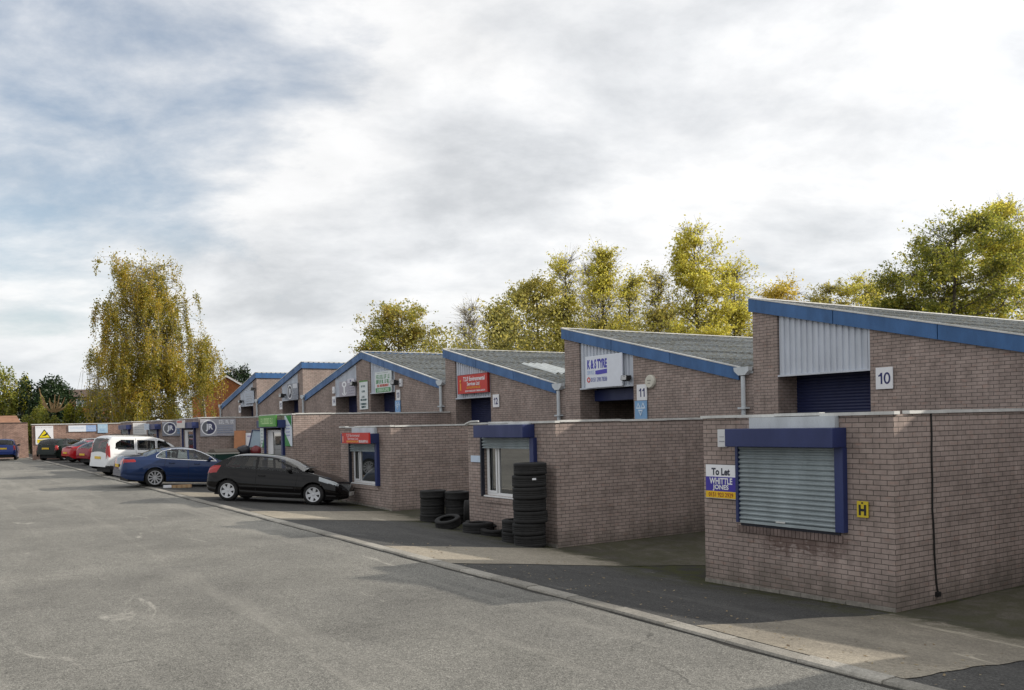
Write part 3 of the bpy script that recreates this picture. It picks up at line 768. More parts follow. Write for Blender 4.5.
# side wall boards, read from the near end of the row
sg=Sign('emblem_board','larger grey board with round JR emblem, above the green skip','sign',SD,(11.53,44.77,3.36),1.70,.84,(.36,.36,.40),.02)
emblem(sg,.40,.42,.37); sg.words(.78,.08,.82,.16,WHITE,31)
for i in range(4): sg.words(.80,.32+.11*i,.78,.05,(.36,.42,.56),41)
sg.words(.80,.77,.4,.04,(.55,.50,.56),41)
sg=Sign('emblem_board','smaller dark board with round JR emblem, behind the blue saloon roof','sign',SD,(11.53,52.77,3.34),1.15,.80,(.22,.23,.27),.02)
emblem(sg,.40,.38,.36)
for i in range(3): sg.words(.80,.34+.13*i,.3,.07,(.16,.34,.62),41)
sg=Sign('notice_board','white notice board on the side of the farthest office, above the white van','sign',SD,(11.55,60.87,3.38),.80,.74,(.68,.69,.68),.02)
for i in range(4): sg.words(.10,.10+.15*i,.55,.05,(.40,.42,.44),41)
# panels above doors of the far offices
sg=Sign('door_panel_sign','cream and red panel above the narrow door between the two emblem boards','sign',F,(FB-.345,47.6,3.33),1.6,.38,(.62,.60,.58),.03)
sg.rect(.1,.02,1.0,.10,(.45,.08,.08)); 
sg=Sign('door_panel_sign','small pale blue panel above the window left of the smaller emblem board','sign',F,(FB-.345,55.3,3.26),1.2,.34,(.50,.60,.72),.03)
sg.words(.2,.1,1.0,.08,(.62,.70,.80),41)
# end wall boards
sg=Sign('blue_white_board','long blue and white board high on the sunlit end wall','sign',SD,(9.05,69.97,3.36),1.78,.44,(.74,.78,.84),.03)
sg.rect(1.12,0,.66,.44,(.30,.42,.66)).words(.1,.12,.9,.10,(.55,.66,.80),43).words(1.2,.16,.5,.12,(.55,.64,.80),43)
sg=Sign('light_blue_board','square light blue board at the shaded end of the end wall','sign',SD,(10.92,69.97,3.42),.66,.62,(.36,.52,.68),.03)
sg.words(.12,.12,.42,.14,(.52,.66,.78),41).words(.12,.36,.36,.12,(.25,.42,.62),43)
sg=Sign('warning_board','white board with a yellow warning triangle over a yellow strip on the end wall','sign',SD,(6.99,69.97,3.36),1.10,1.26,WHITE,.03)
sg.words(.06,.07,.98,.07,(.50,.50,.50),41).poly([(.12,.86),(.98,.86),(.55,.22)],BLK,'triangle').poly([(.22,.80),(.88,.80),(.55,.32)],(.78,.62,.01),'triangle')
sg.poly([(.34,.70),(.50,.62),(.66,.50),(.78,.44),(.72,.60),(.62,.68)],BLK,'camera_symbol').rect(.10,.92,.90,.24,(.78,.62,.01))
sg.words(.18,.97,.72,.05,(.20,.16,.02),41).words(.24,1.07,.55,.05,(.20,.16,.02),43)
sg=Sign('plain_plate','small pale blue plate left of the window beside the tyres','sign',F,(FB-.02,19.26,2.04),.50,.16,(.55,.66,.80),.015)
# alarm boxes, lamps, cable
def alarm(lab,t,s,z,w=.22,h=.34,c=WHITE):
    b=MB().prism([(-w/2,-h/2),(w/2,-h/2),(w/2*1.05,h*.1),(w*.35,h/2),(-w*.35,h/2),(-w/2*1.05,h*.1)],-.09,0,'x')
    o=b.build('alarm_box',paint(c),loc=(t,s,z),bevel=.01); tag(o,lab,'alarm box')
    MB().box(-.095,-.089,-w*.3,w*.3,-h*.2,-h*.08).build('badge',paint((.35,.35,.4)),o)
o=MB().lathe([(0,-.10),(.17,-.10),(.20,-.06),(.20,0)],axis='x',n=24).build('alarm_box',paint((.62,.60,.52)),loc=(BT-.002,19.90,3.94)); tag(o,'round cream alarm sounder right of the number 11 plate','alarm box')
MB().box(-.108,-.099,-.07,.07,.02,.05).box(-.108,-.099,-.05,.05,-.06,-.035).build('badge',paint((.3,.28,.25)),o)
alarm('white alarm box beside the floodlight of the green and white cladding sign',BT-.002,36.07,4.72)
alarm('white alarm box left of the key emblem sign, under the bargeboard',BT-.002,43.7,4.72)
o=MB().box(-.05,0,-.10,.10,-.15,.15).build('alarm_box',paint((.66,.67,.68)),loc=(FB-.002,10.91,2.47),bevel=.008); tag(o,'white box at the left end of the navy shutter housing above the to let board','alarm box')
MB().box(-.055,-.049,-.06,.06,-.06,-.045).box(-.055,-.049,-.05,.05,.02,.03).build('badge',paint((.3,.3,.34)),o)
def lamp(lab,t,s,z,sc=1.0):
    root=empty('floodlight',(t,s,z)); tag(root,lab,'floodlight','black floodlights on the workshop fronts')
    MB().tube([(.0,0,.0),(-.16*sc,0,.03),(-.30*sc,-.02,.02)],.016*sc,6).box(-.02,0,-.05,.05,-.06,.06).build('bracket',M_black,root)
    hd=MB().prism([(-.30*sc,-.10*sc),(-.12*sc,-.14*sc),(-.08*sc,.03*sc),(-.28*sc,.07*sc)],-.16*sc,.16*sc,'y').build('lamp_head',M_black,root,bevel=.008)
    MB().quad((-.302*sc,-.13*sc,-.095*sc),(-.302*sc,.13*sc,-.095*sc),(-.285*sc,.13*sc,.06*sc),(-.285*sc,-.13*sc,.06*sc)).build('lens',M_glass,hd)
lamp('black floodlight at the right edge of the tyre shop sign',BT-.0,20.85,4.12,.85)
lamp('black floodlight between the green cladding sign and a white alarm box',BT,36.35,4.78,1.15)
lamp('black floodlight at the right side of the key emblem sign',BT,40.95,4.95)
lamp('black floodlight on brick under the lower bargeboard left of the round emblem sign',BT,51.0,4.76,1.2)
lamp('black floodlight on the pale panel of the farthest workshop',BT-.04,56.5,5.38)
lamp('black floodlight on brick at the low end of the farthest workshop',BT,59.1,4.68)
pts=[(12.37,SA[10]-.012,2.83)]
for i in range(12):
    z=2.7-i*.215; pts.append((12.37+.006*math.sin(i*1.9)+(.012*(max(0,i-6))),SA[10]-.014,z))
pts.append((12.46,SA[10]-.02,.20))
o=MB().tube(pts,.013,6).build('cable',M_cable); tag(o,'black cable running down the shaded side wall of the nearest office','cable')
MB().box(12.42,12.50,SA[10]-.05,SA[10],.13,.20).build('junction_box',M_black,o)
# ------------------------------------------------------------------ cars
def paintmat(name,c,metal=.0,rough=.32,flake=True):
    m,N,L,b=mat(name); b.inputs['Base Color'].default_value=rgb(c); b.inputs['Metallic'].default_value=metal
    b.inputs['Roughness'].default_value=rough; b.inputs['Coat Weight'].default_value=.85; b.inputs['Specular IOR Level'].default_value=.0; b.inputs['Coat Roughness'].default_value=.035; b.inputs['Coat IOR'].default_value=1.42
    tc=N.new('ShaderNodeTexCoord'); n=noise(N,L,tc.outputs['Object'],3,5,.6)
    L.new(ramp(N,L,n,(.3,rough-.04),(.75,rough+.16)),b.inputs['Roughness'])
    sx=N.new('ShaderNodeSeparateXYZ'); L.new(tc.outputs['Object'],sx.inputs[0])
    # road film along the sills
    f=math_(N,L,'MULTIPLY',ramp(N,L,math_(N,L,'ADD',sx.outputs[2],math_(N,L,'MULTIPLY',math_(N,L,'SUBTRACT',n,.5),.3)),(.26,1.),(.50,0.)),.03)
    L.new(mixc(N,L,f,c,(.10,.09,.075)),b.inputs['Base Color'])
    return m
def carglass():
    m,N,L,b=mat('tinted_car_glass'); out=N['Material Output']; N.remove(b)
    t=N.new('ShaderNodeBsdfTransparent'); t.inputs['Color'].default_value=(.62,.67,.66,1)
    g_=N.new('ShaderNodeBsdfGlossy'); g_.inputs['Roughness'].default_value=.02
    f=N.new('ShaderNodeFresnel'); f.inputs['IOR'].default_value=1.6
    x=N.new('ShaderNodeMixShader'); L.new(f.outputs[0],x.inputs[0]); L.new(t.outputs[0],x.inputs[1]); L.new(g_.outputs[0],x.inputs[2])
    L.new(x.outputs[0],out.inputs['Surface']); return m
M_carglass=carglass()
M_seat=simple('grey_seat_cloth',(.13,.13,.135),.9,noise=.3,nscale=6)
M_cabin=simple('dark_cabin_trim',(.02,.02,.021),.8)
M_rim=simple('alloy_rim',(.55,.56,.58),.32,metal=.55)
M_rimdark=simple('brake_shadow',(.010,.010,.011),.7)
M_tail=simple('red_lamp',(.34,.008,.009),.2,coat=.3)
M_head=simple('clear_lamp',(.36,.39,.41),.10,coat=1,metal=.3)
M_chrome=simple('chrome_strip',(.65,.66,.68),.18,metal=.9)
M_plateY=simple('yellow_number_plate',(.70,.46,.02),.4)
M_plateW=simple('white_number_plate',(.70,.70,.68),.4)
def smooth_interp(pts):
    xs=np.array([p[0] for p in pts],float); ys=np.array([p[1] for p in pts],float)
    h=np.diff(xs); d=np.diff(ys)/h; m_=np.zeros(len(xs)); m_[0]=d[0]; m_[-1]=d[-1]
    for i in range(1,len(xs)-1):
        if d[i-1]*d[i]>0:
            w1=2*h[i]+h[i-1]; w2=h[i]+2*h[i-1]; m_[i]=(w1+w2)/(w1/d[i-1]+w2/d[i])
    def f(x):
        x=min(max(x,xs[0]),xs[-1]); i=min(int(np.searchsorted(xs,x,side='right'))-1,len(xs)-2); i=max(i,0)
        t=(x-xs[i])/h[i]
        return float((2*t**3-3*t*t+1)*ys[i]+(t**3-2*t*t+t)*h[i]*m_[i]+(-2*t**3+3*t*t)*ys[i+1]+(t**3-t*t)*h[i]*m_[i+1])
    return f
def inpoly(x,z,P):
    c=False; n=len(P); j=n-1
    for i in range(n):
        if (P[i][1]>z)!=(P[j][1]>z) and x<(P[j][0]-P[i][0])*(z-P[i][1])/(P[j][1]-P[i][1])+P[i][0]: c=not c
        j=i
    return c
def make_car(name,label,cat,sp,paint_m,loc,heading,pitch=0,roll=0,group=None):
    """local x runs from the rear bumper (0) to the front (L), y to the car's left, z up from the ground"""
    root=empty(name); tag(root,label,cat,group)
    L_=sp['L']; top=smooth_interp(sp['top']); belt=smooth_interp(sp['belt']); plan=smooth_interp(sp['plan'])
    low=smooth_interp(sp['low']); wr=sp['wheel_r']; tum=sp.get('tumble',.36)
    arches=[(sp['xr'],wr+.055),(sp['xf'],wr+.055)]
    xs=sorted(set([0,.012,.03,.06,.1]+[round(q,4) for q in np.linspace(.14,L_-.14,int(L_/.02))]+[L_-.1,L_-.06,L_-.03,L_-.012,L_]))
    NS,NG,NT=22,16,8
    rows=[]
    for x in xs:
        zt=top(x); zl=low(x); hw=plan(x); zb=min(belt(x),zt-.035)
        zl=min(zl,zb-.05)
        crown=min(.075,(zt-zb)*.45); zr=zt-crown
        az=-1
        for ax,ar in arches:
            if abs(x-ax)<ar: az=max(az,wr+math.sqrt(ar*ar-(x-ax)**2)-.0)
        r=[]
        for i in range(NS+1):
            f=i/NS; z=zl+(zb-zl)*f
            y=hw*(.93+.07*math.sin(math.pi*min(1,.12+f*.80))**.8)
            # crease above the sill
            y-=.012*math.exp(-((f-.22)/.06)**2)
            z2=z
            if z<az: z2=min(az,zb-.01*(NS-i)/NS)
            flare=.018*max(0,1-min(abs(x-a)/(q+.04) for a,q in arches)) if f<.8 else 0
            r.append((y+flare,z2))
        yb=r[-1][0]; 
        yr=max(.05,yb-.02-(zr-zb)*tum)
        for i in range(1,NG+1):
            f=i/NG; z=zb+(zr-zb)*f; y=yb-.018*min(1,f*4)+(yr-yb+.018)*(f**1.12)
            r.append((y,z))
        for i in range(1,NT+1):
            f=i/NT; r.append((yr*(1-f), zr+(zt-zr)*math.sin(f*math.pi/2)**.9))
        rows.append(r)
    nr=len(rows[0])
    V={}; parts={}
    def addface(part,vs):
        b=parts.setdefault(part,MB()); d=V.setdefault(part,{}); idx=[]
        for k in vs:
            if k not in d:
                i,j,sd=k; y,z=rows[i][j]; d[k]=len(b.v); b.v.append((xs[i],y*sd,z))
            if d[k] not in idx: idx.append(d[k])
        if len(idx)>2: b.f.append(tuple(idx))
    for i in range(len(xs)-1):
        for j in range(nr-1):
            xc=(xs[i]+xs[i+1])/2; 
            yc=sum(rows[a][q][0] for a in(i,i+1) for q in(j,j+1))/4; zc=sum(rows[a][q][1] for a in(i,i+1) for q in(j,j+1))/4
            row='s' if j<NS else ('g' if j<NS+NG else 't')
            part='body'
            if row=='g':
                for P in sp['side_windows']:
                    if inpoly(xc,zc,P): part='side_window'
            w0,w1=sp['windscreen']; r0,r1=sp['rear_window']
            if part=='body':
                if w0<xc<w1 and (row=='t' or (row=='g' and zc>belt(xc)+.05 and yc<plan(xc)*.86 and top(xc)-zc<.13)): part='windscreen'
                if r0<xc<r1 and (row=='t' or (row=='g' and top(xc)-zc<.1 and yc<plan(xc)*.82)): part='rear_window'
            for (nm,fn) in sp.get('regions',()):
                if fn(xc,yc,zc,row): part=nm
            for sd in (1,-1):
                pk=(part,sd) if part in ('side_window','headlight','tail_light','window_trim') else (part,0)
                q=[(i,j,sd),(i+1,j,sd),(i+1,j+1,sd),(i,j+1,sd)]
                addface(pk,q if sd<0 else q[::-1])
    b=parts[('body',0)]
    for i,fl in ((0,1),(len(xs)-1,-1)):      # close both ends
        n=len(b.v); k=[(xs[i],y,z) for y,z in rows[i]]+[(xs[i],-y,z) for y,z in reversed(rows[i][:-1])]
        b.v+=k; b.f.append(tuple(range(n,n+len(k)))[::fl])
    mats={'body':paint_m,'side_window':M_carglass,'windscreen':M_carglass,'rear_window':M_carglass,'tail_light':M_tail,'headlight':M_head,
          'bumper_trim':M_black,'grille':M_black,'window_trim':sp.get('trim_mat',M_black),'roof_rail':M_black,'lower_bumper':M_black}
    for (nm,_s),b in parts.items():
        if not b.f: continue
        o=b.build(nm,mats[nm],root,smooth=True,uv=False)
    # underbody
    hw=max(p[1] for p in sp['plan'])
    MB().box(.25,L_-.25,-hw+.26,hw-.26,.17,.52).box(sp['xr']+wr+.05,sp['xf']-wr-.05,-hw+.10,hw-.10,.17,.45).build('underbody',M_rimdark,root)
    # cabin: seats, dashboard and wheel seen through the glass
    cx=sp['windscreen'][0]; roof=max(p[1] for p in sp['top']); sh=.50
    xs_f=cx-.62; xs_r=cx-1.45
    for sd in(-1,1):
        q=MB().prism([(xs_f,.45),(xs_f+.5,.47),(xs_f+.5,sh+.06),(xs_f+.10,sh+.08),(xs_f-.12,roof-.42),(xs_f-.24,roof-.42),(xs_f-.10,.45)],sd*.38-.22,sd*.38+.22,'y')
        st=q.build('seat',M_seat,root,uv=False,bevel=.03)
        MB().box(xs_f-.24,xs_f-.13,sd*.38-.13,sd*.38+.13,roof-.40,roof-.20).build('headrest',M_seat,st,uv=False,bevel=.03)
    q=MB().prism([(xs_r,.45),(xs_r+.5,.47),(xs_r+.5,sh+.06),(xs_r+.08,sh+.08),(xs_r-.14,roof-.47),(xs_r-.26,roof-.47),(xs_r-.12,.45)],-.58,.58,'y').build('rear_bench',M_seat,root,uv=False,bevel=.03)
    wv=sp['windscreen'][1]
    MB().box(cx+.28,wv-.10,-.62,.62,.55,sp.get('dash',.86)).build('dashboard',M_cabin,root,uv=False,bevel=.03)
    MB().tube([(cx+.12,-.38+.18*math.cos(t_*.5236),.84+.18*math.sin(t_*.5236)) for t_ in range(13)],.016,6,cap=False).build('steering_wheel',M_cabin,root,uv=False)
    # wheels
    for wx in (sp['xr'],sp['xf']):
        for sd in (-1,1):
            wy=sd*(hw-.035)
            tw=.20; rr=wr*sp.get('rim_f',.66)
            prof=[(rr,-.0),(rr+.02,-.0),(wr-.05,.004),(wr-.012,.025),(wr,.05),(wr,tw-.03),(wr-.03,tw),(rr,tw)]
            ty=MB().lathe([(r,-sd*h) for r,h in prof],axis='y',n=36,closed=True)
            w=empty('wheel',(wx,wy,wr)); w.parent=root
            ty.build('tyre',M_rubber,w,smooth=True,uv=False)
            rb=MB().lathe([(rr+.004,-sd*-.002),(rr-.022,-sd*.0),(rr-.03,-sd*.05)],axis='y',n=36)
            n=sp.get('spokes',6)
            for k in range(n):
                a=2*math.pi*k/n+.3; ca,sa=math.cos(a),math.sin(a)
                w0_,w1_=sp.get('spoke_w',(.05,.075))
                q=[]
                for (rad,ww,d) in ((.03,w0_,.018),(rr-.01,w1_,.012)):
                    for s2 in(-1,1):
                        for dd in (0,.03):
                            x_=rad*ca-s2*ww*.5*sa; z_=rad*sa+s2*ww*.5*ca; q.append((x_,-sd*(d+dd),z_))
                nb=len(rb.v); rb.v+=q
                rb.f+=[tuple(nb+i for i in f) for f in ((0,2,6,4),(1,5,7,3),(0,4,5,1),(2,3,7,6),(4,6,7,5))]
            rb.lathe([(0,-sd*.008),(.05,-sd*.010),(.06,-sd*.03)],axis='y',n=18)
            rb.build('rim',M_rim,w,uv=False)
            MB().lathe([(0,-sd*.06),(rr-.01,-sd*.06)],axis='y',n=28).build('brake_disc',M_rimdark,w,uv=False)
    # mirrors, handles, seams
    def side_y(x,z):
        i=min(range(len(xs)),key=lambda k:abs(xs[k]-x)); r=rows[i]
        for j in range(len(r)-1):
            if r[j][1]<=z<=r[j+1][1] and r[j+1][1]>r[j][1]: 
                f=(z-r[j][1])/(r[j+1][1]-r[j][1]); return r[j][0]+(r[j+1][0]-r[j][0])*f
        return r[NS][0]
    mx,mz=sp['mirror']
    for sd in(-1,1):
        y=side_y(mx,mz)
        b=MB().tube([(mx,sd*(y-.03),mz),(mx+.0,sd*(y+.07),mz+.02),(mx-.01,sd*(y+.13),mz+.04),(mx-.03,sd*(y+.19),mz+.03)],[.03,.055,.075,.045],10)
        b.build('mirror',sp.get('mirror_mat',paint_m),root,smooth=True,uv=False)
        for hx,hz in sp.get('handles',()):
            y=side_y(hx,hz); MB().tube([(hx-.10,sd*(y+.006),hz),(hx-.06,sd*(y+.03),hz+.004),(hx+.06,sd*(y+.03),hz+.004),(hx+.10,sd*(y+.006),hz)],.017,6).build('door_handle',sp.get('handle_mat',paint_m),root,smooth=True,uv=False)
        for sx0,z0,sx1,z1 in sp.get('seams',()):
            pts=[]
            for k in range(13):
                f=k/12; x=sx0+(sx1-sx0)*f; z=z0+(z1-z0)*f; pts.append((x,sd*(side_y(x,z)+.0005),z))
            MB().tube(pts,.0055,4).build('door_seam',M_dark,root,uv=False)
        for z0,z1,xa,xb in sp.get('rub',()):
            b=MB()
            for k in range(30):
                x=xa+(xb-xa)*k/29; y=side_y(x,(z0+z1)/2)
                b.v+=[(x,sd*(y+.012),z0),(x,sd*(y+.016),z1)]
            b.f=[(2*i,2*i+2,2*i+3,2*i+1)[::-sd] for i in range(29)]
            b.build('rubbing_strip',sp.get('rub_mat',M_black),root,uv=False)
    for sd in(-1,1):
        for P in sp['trim_outline']:
            pts=[]
            for a_,b_ in zip(P,P[1:]+P[:1]):
                for k in range(6):
                    x=a_[0]+(b_[0]-a_[0])*k/6; z=a_[1]+(b_[1]-a_[1])*k/6; pts.append((x,sd*(side_y(x,z)+.002),z))
            pts.append(pts[0]); MB().tube(pts,sp.get('trim_r',.009),5,cap=False).build('window_trim',sp.get('trim_mat',M_black),root,uv=False)
    for (x,z,w,h,mm,front) in sp.get('plates',()):
        e=.012; MB().box(x-e,x+e,-w/2,w/2,z-h/2,z+h/2).build('number_plate',mm,root,uv=False)
    for (nm,mm,boxes) in sp.get('extra',()):
        b=MB()
        for q in boxes: b.box(*q)
        b.build(nm,mm,root,uv=False,bevel=.006)
    # place: the point under the rear axle goes to loc
    c,s=math.cos(heading),math.sin(heading)
    M=Matrix.Rotation(heading,4,'Z')@Matrix.Rotation(-pitch,4,'Y')@Matrix.Rotation(roll,4,'X')
    M=Matrix.Translation(loc)@M@Matrix.Translation((-sp['xr'],0,0))
    root.matrix_world=M
    return root
hatch=dict(L=4.30,xr=.74,xf=3.35,wheel_r=.315,spokes=6,spoke_w=(.085,.10),rim_f=.68,
 top=[(0,.62),(.03,.80),(.10,.98),(.30,1.16),(.62,1.33),(.80,1.395),(1.05,1.43),(1.5,1.445),(2.0,1.425),(2.4,1.345),(2.75,1.20),(3.05,1.045),(3.32,.945),(3.6,.875),(3.85,.79),(4.05,.70),(4.20,.60),(4.30,.46)],
 belt=[(0,.55),(.1,.90),(.5,.98),(1.2,.955),(2.2,.925),(3.0,.90),(3.4,.86),(3.8,.74),(4.1,.58),(4.3,.40)],
 low=[(0,.40),(.15,.28),(.5,.22),(2,.19),(3.6,.20),(4.0,.22),(4.3,.30)],
 plan=[(0,.62),(.05,.72),(.18,.80),(.5,.855),(1.2,.873),(2.6,.873),(3.3,.865),(3.7,.82),(3.95,.75),(4.15,.62),(4.3,.40)],
 side_windows=[[(.62,1.02),(1.55,.985),(1.55,1.345),(1.0,1.345),(.80,1.29)],[(1.62,.985),(2.62,.955),(2.62,1.02),(2.28,1.225),(2.0,1.335),(1.62,1.35)],[(2.68,.955),(2.98,.945),(2.68,1.06)]],
 trim_outline=[[(.60,1.0),(2.98,.93),(2.62,1.06),(2.28,1.245),(2.0,1.355),(1.0,1.365),(.78,1.30)]],windscreen=(2.22,3.14),rear_window=(.12,.72),mirror=(2.62,.98),handles=[(1.78,.80)],
 seams=[(1.60,.30,1.60,1.0),(2.80,.40,2.86,.92),(1.60,.27,2.80,.27)],
 regions=[('tail_light',lambda x,y,z,r: x<.50 and y>.60 and .80+.12*x<z<1.03+.05*x and x<.36+.5*(z-.8)),
  ('headlight',lambda x,y,z,r: 3.50<x<4.06 and y>.40 and z>.70-.22*(x-3.6) and z<.835-.30*(x-3.55) and r!='t')],
 rub=[(.46,.50,1.1,2.75)],mirror_mat=M_black,plates=[(4.305,.36,.52,.12,M_plateW,1),(-.0,.62,.52,.11,M_plateY,0)],
 extra=[('fog_light',M_chrome,[(3.99,4.03,-.66,-.58,.33,.39)]),('fog_light',M_chrome,[(3.99,4.03,.58,.66,.33,.39)]),('wiper',M_black,[(3.0,3.16,-.55,.1,1.09,1.105)])])
saloon=dict(L=4.84,xr=1.14,xf=4.03,wheel_r=.335,spokes=10,spoke_w=(.035,.045),rim_f=.74,
 top=[(0,.62),(.03,.80),(.07,.98),(.16,1.075),(.55,1.125),(.80,1.165),(1.05,1.265),(1.35,1.385),(1.75,1.455),(2.15,1.47),(2.55,1.44),(2.95,1.325),(3.35,1.145),(3.62,1.02),(4.0,.955),(4.4,.87),(4.65,.76),(4.78,.62),(4.84,.48)],
 belt=[(0,.56),(.1,.95),(.7,1.0),(1.6,.985),(2.6,.95),(3.4,.93),(4.0,.86),(4.5,.74),(4.75,.55),(4.84,.42)],
 low=[(0,.36),(.2,.27),(.7,.22),(2.4,.20),(4.3,.20),(4.84,.28)],
 plan=[(0,.66),(.05,.75),(.2,.83),(.6,.89),(1.2,.915),(2.6,.923),(3.6,.905),(4.2,.87),(4.55,.76),(4.75,.60),(4.84,.45)],
 side_windows=[[(1.22,1.075),(1.50,1.045),(1.50,1.34),(1.36,1.27),(1.22,1.13)],[(1.55,1.04),(2.28,1.01),(2.28,1.40),(1.78,1.39),(1.55,1.36)],[(2.36,1.01),(3.30,.985),(3.10,1.14),(2.80,1.285),(2.5,1.375),(2.36,1.395)]],
 windscreen=(2.70,3.56),rear_window=(.78,1.42),mirror=(3.10,1.02),handles=[(1.72,.88),(2.62,.86)],
 seams=[(1.42,.62,1.50,1.02),(2.32,.32,2.32,1.0),(3.38,.40,3.42,.95),(1.62,.30,3.36,.28)],trim_mat=M_chrome,
 trim_r=.016,trim_outline=[[(1.18,1.065),(1.5,1.03),(3.36,.972),(3.12,1.155),(2.81,1.298),(2.5,1.392),(1.8,1.408),(1.37,1.30),(1.18,1.14)]],regions=[('tail_light',lambda x,y,z,r: x<.46 and y>.36 and .835<z<.975-.0*x and z>.835+.16*x),
  ('headlight',lambda x,y,z,r: x>4.3 and y>.45 and .58<z<.76)],
 plates=[(-.004,.74,.52,.11,M_plateY,0),(4.845,.42,.52,.11,M_plateW,1)],
 extra=[('aerial',M_black,[(1.50,1.62,-.02,.02,1.40,1.47)])])
van=dict(L=4.14,xr=.80,xf=3.49,wheel_r=.315,spokes=5,spoke_w=(.16,.18),rim_f=.62,tumble=.13,
 top=[(0,.60),(.02,.95),(.05,1.25),(.10,1.52),(.18,1.70),(.32,1.79),(.7,1.815),(1.5,1.82),(2.1,1.80),(2.45,1.73),(2.8,1.55),(3.1,1.33),(3.32,1.18),(3.6,1.10),(3.9,.98),(4.05,.82),(4.14,.55)],
 belt=[(0,.55),(.1,1.06),(.6,1.10),(2.0,1.08),(3.0,1.05),(3.5,.99),(3.9,.80),(4.14,.45)],
 low=[(0,.40),(.2,.28),(.6,.24),(2,.22),(3.6,.22),(4.14,.30)],
 plan=[(0,.74),(.04,.80),(.14,.84),(.5,.86),(1.5,.865),(3.2,.86),(3.7,.79),(4.0,.66),(4.14,.48)],
 side_windows=[[(.36,1.20),(1.18,1.18),(1.18,1.62),(.62,1.62),(.40,1.48)],[(1.30,1.18),(2.10,1.16),(2.10,1.61),(1.30,1.62)],[(2.20,1.15),(3.05,1.12),(2.62,1.52),(2.40,1.61),(2.20,1.61)]],
 trim_outline=[],windscreen=(2.52,3.30),rear_window=(-1,-.5),mirror=(2.98,1.16),handles=[(1.40,1.02),(2.28,1.0)],
 seams=[(1.24,.36,1.24,1.70),(2.15,.34,2.15,1.68),(3.02,.42,3.05,1.1),(.30,.98,1.24,.96)],
 regions=[('tail_light',lambda x,y,z,r: x<.16 and y>.66 and .84<z<1.36),('rear_window',lambda x,y,z,r: x<.17 and y<.60 and 1.14<z<1.66),
  ('lower_bumper',lambda x,y,z,r: r=='s' and z<.46 and (x<.45)),('headlight',lambda x,y,z,r: x>3.6 and y>.42 and .74<z<1.0)],
 rub=[(.56,.66,1.2,3.05)],plates=[(-.004,.80,.52,.11,M_plateY,0),(4.145,.45,.52,.11,M_plateW,1)],mirror_mat=M_black,handle_mat=M_black,
 extra=[('roof_rail',M_black,[(.45,2.2,-.66,-.62,1.83,1.865)]),('roof_rail',M_black,[(.45,2.2,.62,.66,1.83,1.865)]),('wiper',M_black,[(.055,.075,-.1,.3,1.16,1.18)])])
# rear window and lamps of the van sit in the tailgate skin
coupe=dict(hatch); coupe.update(L=4.0,xf=3.20,low=[(0,.40),(.15,.28),(.5,.22),(2,.19),(3.5,.20),(4.0,.30)],
 top=[(0,.58),(.04,.78),(.12,.92),(.35,1.02),(.75,1.19),(1.15,1.33),(1.6,1.375),(2.0,1.345),(2.4,1.215),(2.8,1.04),(3.1,.93),(3.5,.855),(3.8,.74),(3.92,.62),(4.0,.48)],
 belt=[(0,.52),(.1,.84),(.5,.93),(1.5,.91),(2.6,.88),(3.2,.83),(3.7,.68),(4.0,.42)],
 plan=[(0,.60),(.05,.70),(.18,.79),(.5,.84),(1.2,.86),(2.5,.86),(3.2,.845),(3.6,.78),(3.85,.64),(4.0,.42)],
 side_windows=[[(.85,.99),(1.5,.96),(1.5,1.27),(1.15,1.25)],[(1.57,.96),(2.65,.92),(2.3,1.15),(1.9,1.28),(1.57,1.29)]],
 trim_outline=[],windscreen=(2.02,2.95),rear_window=(.36,1.10),mirror=(2.45,.95),
 seams=[(1.54,.30,1.54,.96),(2.7,.40,2.74,.88)],
 regions=[('tail_light',lambda x,y,z,r: x<.35 and y>.52 and .74<z<.88),('headlight',lambda x,y,z,r: 3.3<x<3.85 and y>.45 and z>.66 and r!='t' and z<.84)],
 extra=[('spoiler',M_black,[(.02,.22,-.6,.6,1.03,1.06)])],plates=[(-.004,.60,.52,.11,M_plateY,0)],rub=[])
estate=dict(hatch); estate.update(spokes=7,L=4.20,belt=[(0,.55),(.1,.90),(.5,.98),(1.2,.955),(2.2,.925),(3.0,.90),(3.4,.86),(3.8,.76),(4.1,.58),(4.2,.45)],trim_outline=[],regions=[('tail_light',lambda x,y,z,r: x<.22 and y>.66 and .72<z<1.0),('headlight',hatch['regions'][1][1])],rub=[],
 top=[(0,.60),(.03,.82),(.08,1.02),(.22,1.25),(.40,1.40),(.60,1.445),(1.05,1.475),(1.5,1.48),(2.0,1.46),(2.4,1.375),(2.75,1.22),(3.05,1.06),(3.32,.965),(3.6,.90),(3.85,.82),(4.02,.72),(4.12,.64),(4.20,.50)],rear_window=(.085,.42),
 extra=[],plates=[(-.002,.80,.52,.11,M_plateY,0)])
P_black=paintmat('black_car_paint',(.0035,.003,.0035),0,.30)
P_blue=paintmat('deep_blue_car_paint',(.016,.034,.098),.3,.30)
P_white=paintmat('white_car_paint',(.72,.73,.74),0,.35)
P_red=paintmat('red_car_paint',(.40,.012,.018),.1,.3)
P_dkred=paintmat('dark_red_car_paint',(.22,.012,.025),.2,.3)
P_green=paintmat('dark_green_car_paint',(.005,.011,.009),0,.3)
P_silver=paintmat('silver_car_paint',(.42,.46,.48),.6,.3)
P_blue2=paintmat('mid_blue_car_paint',(.015,.035,.16),.4,.3)
GC='cars parked nose in along the row'
def head(a): return a
def place(px,depth): 
    x,y=at(px,depth); return x,y
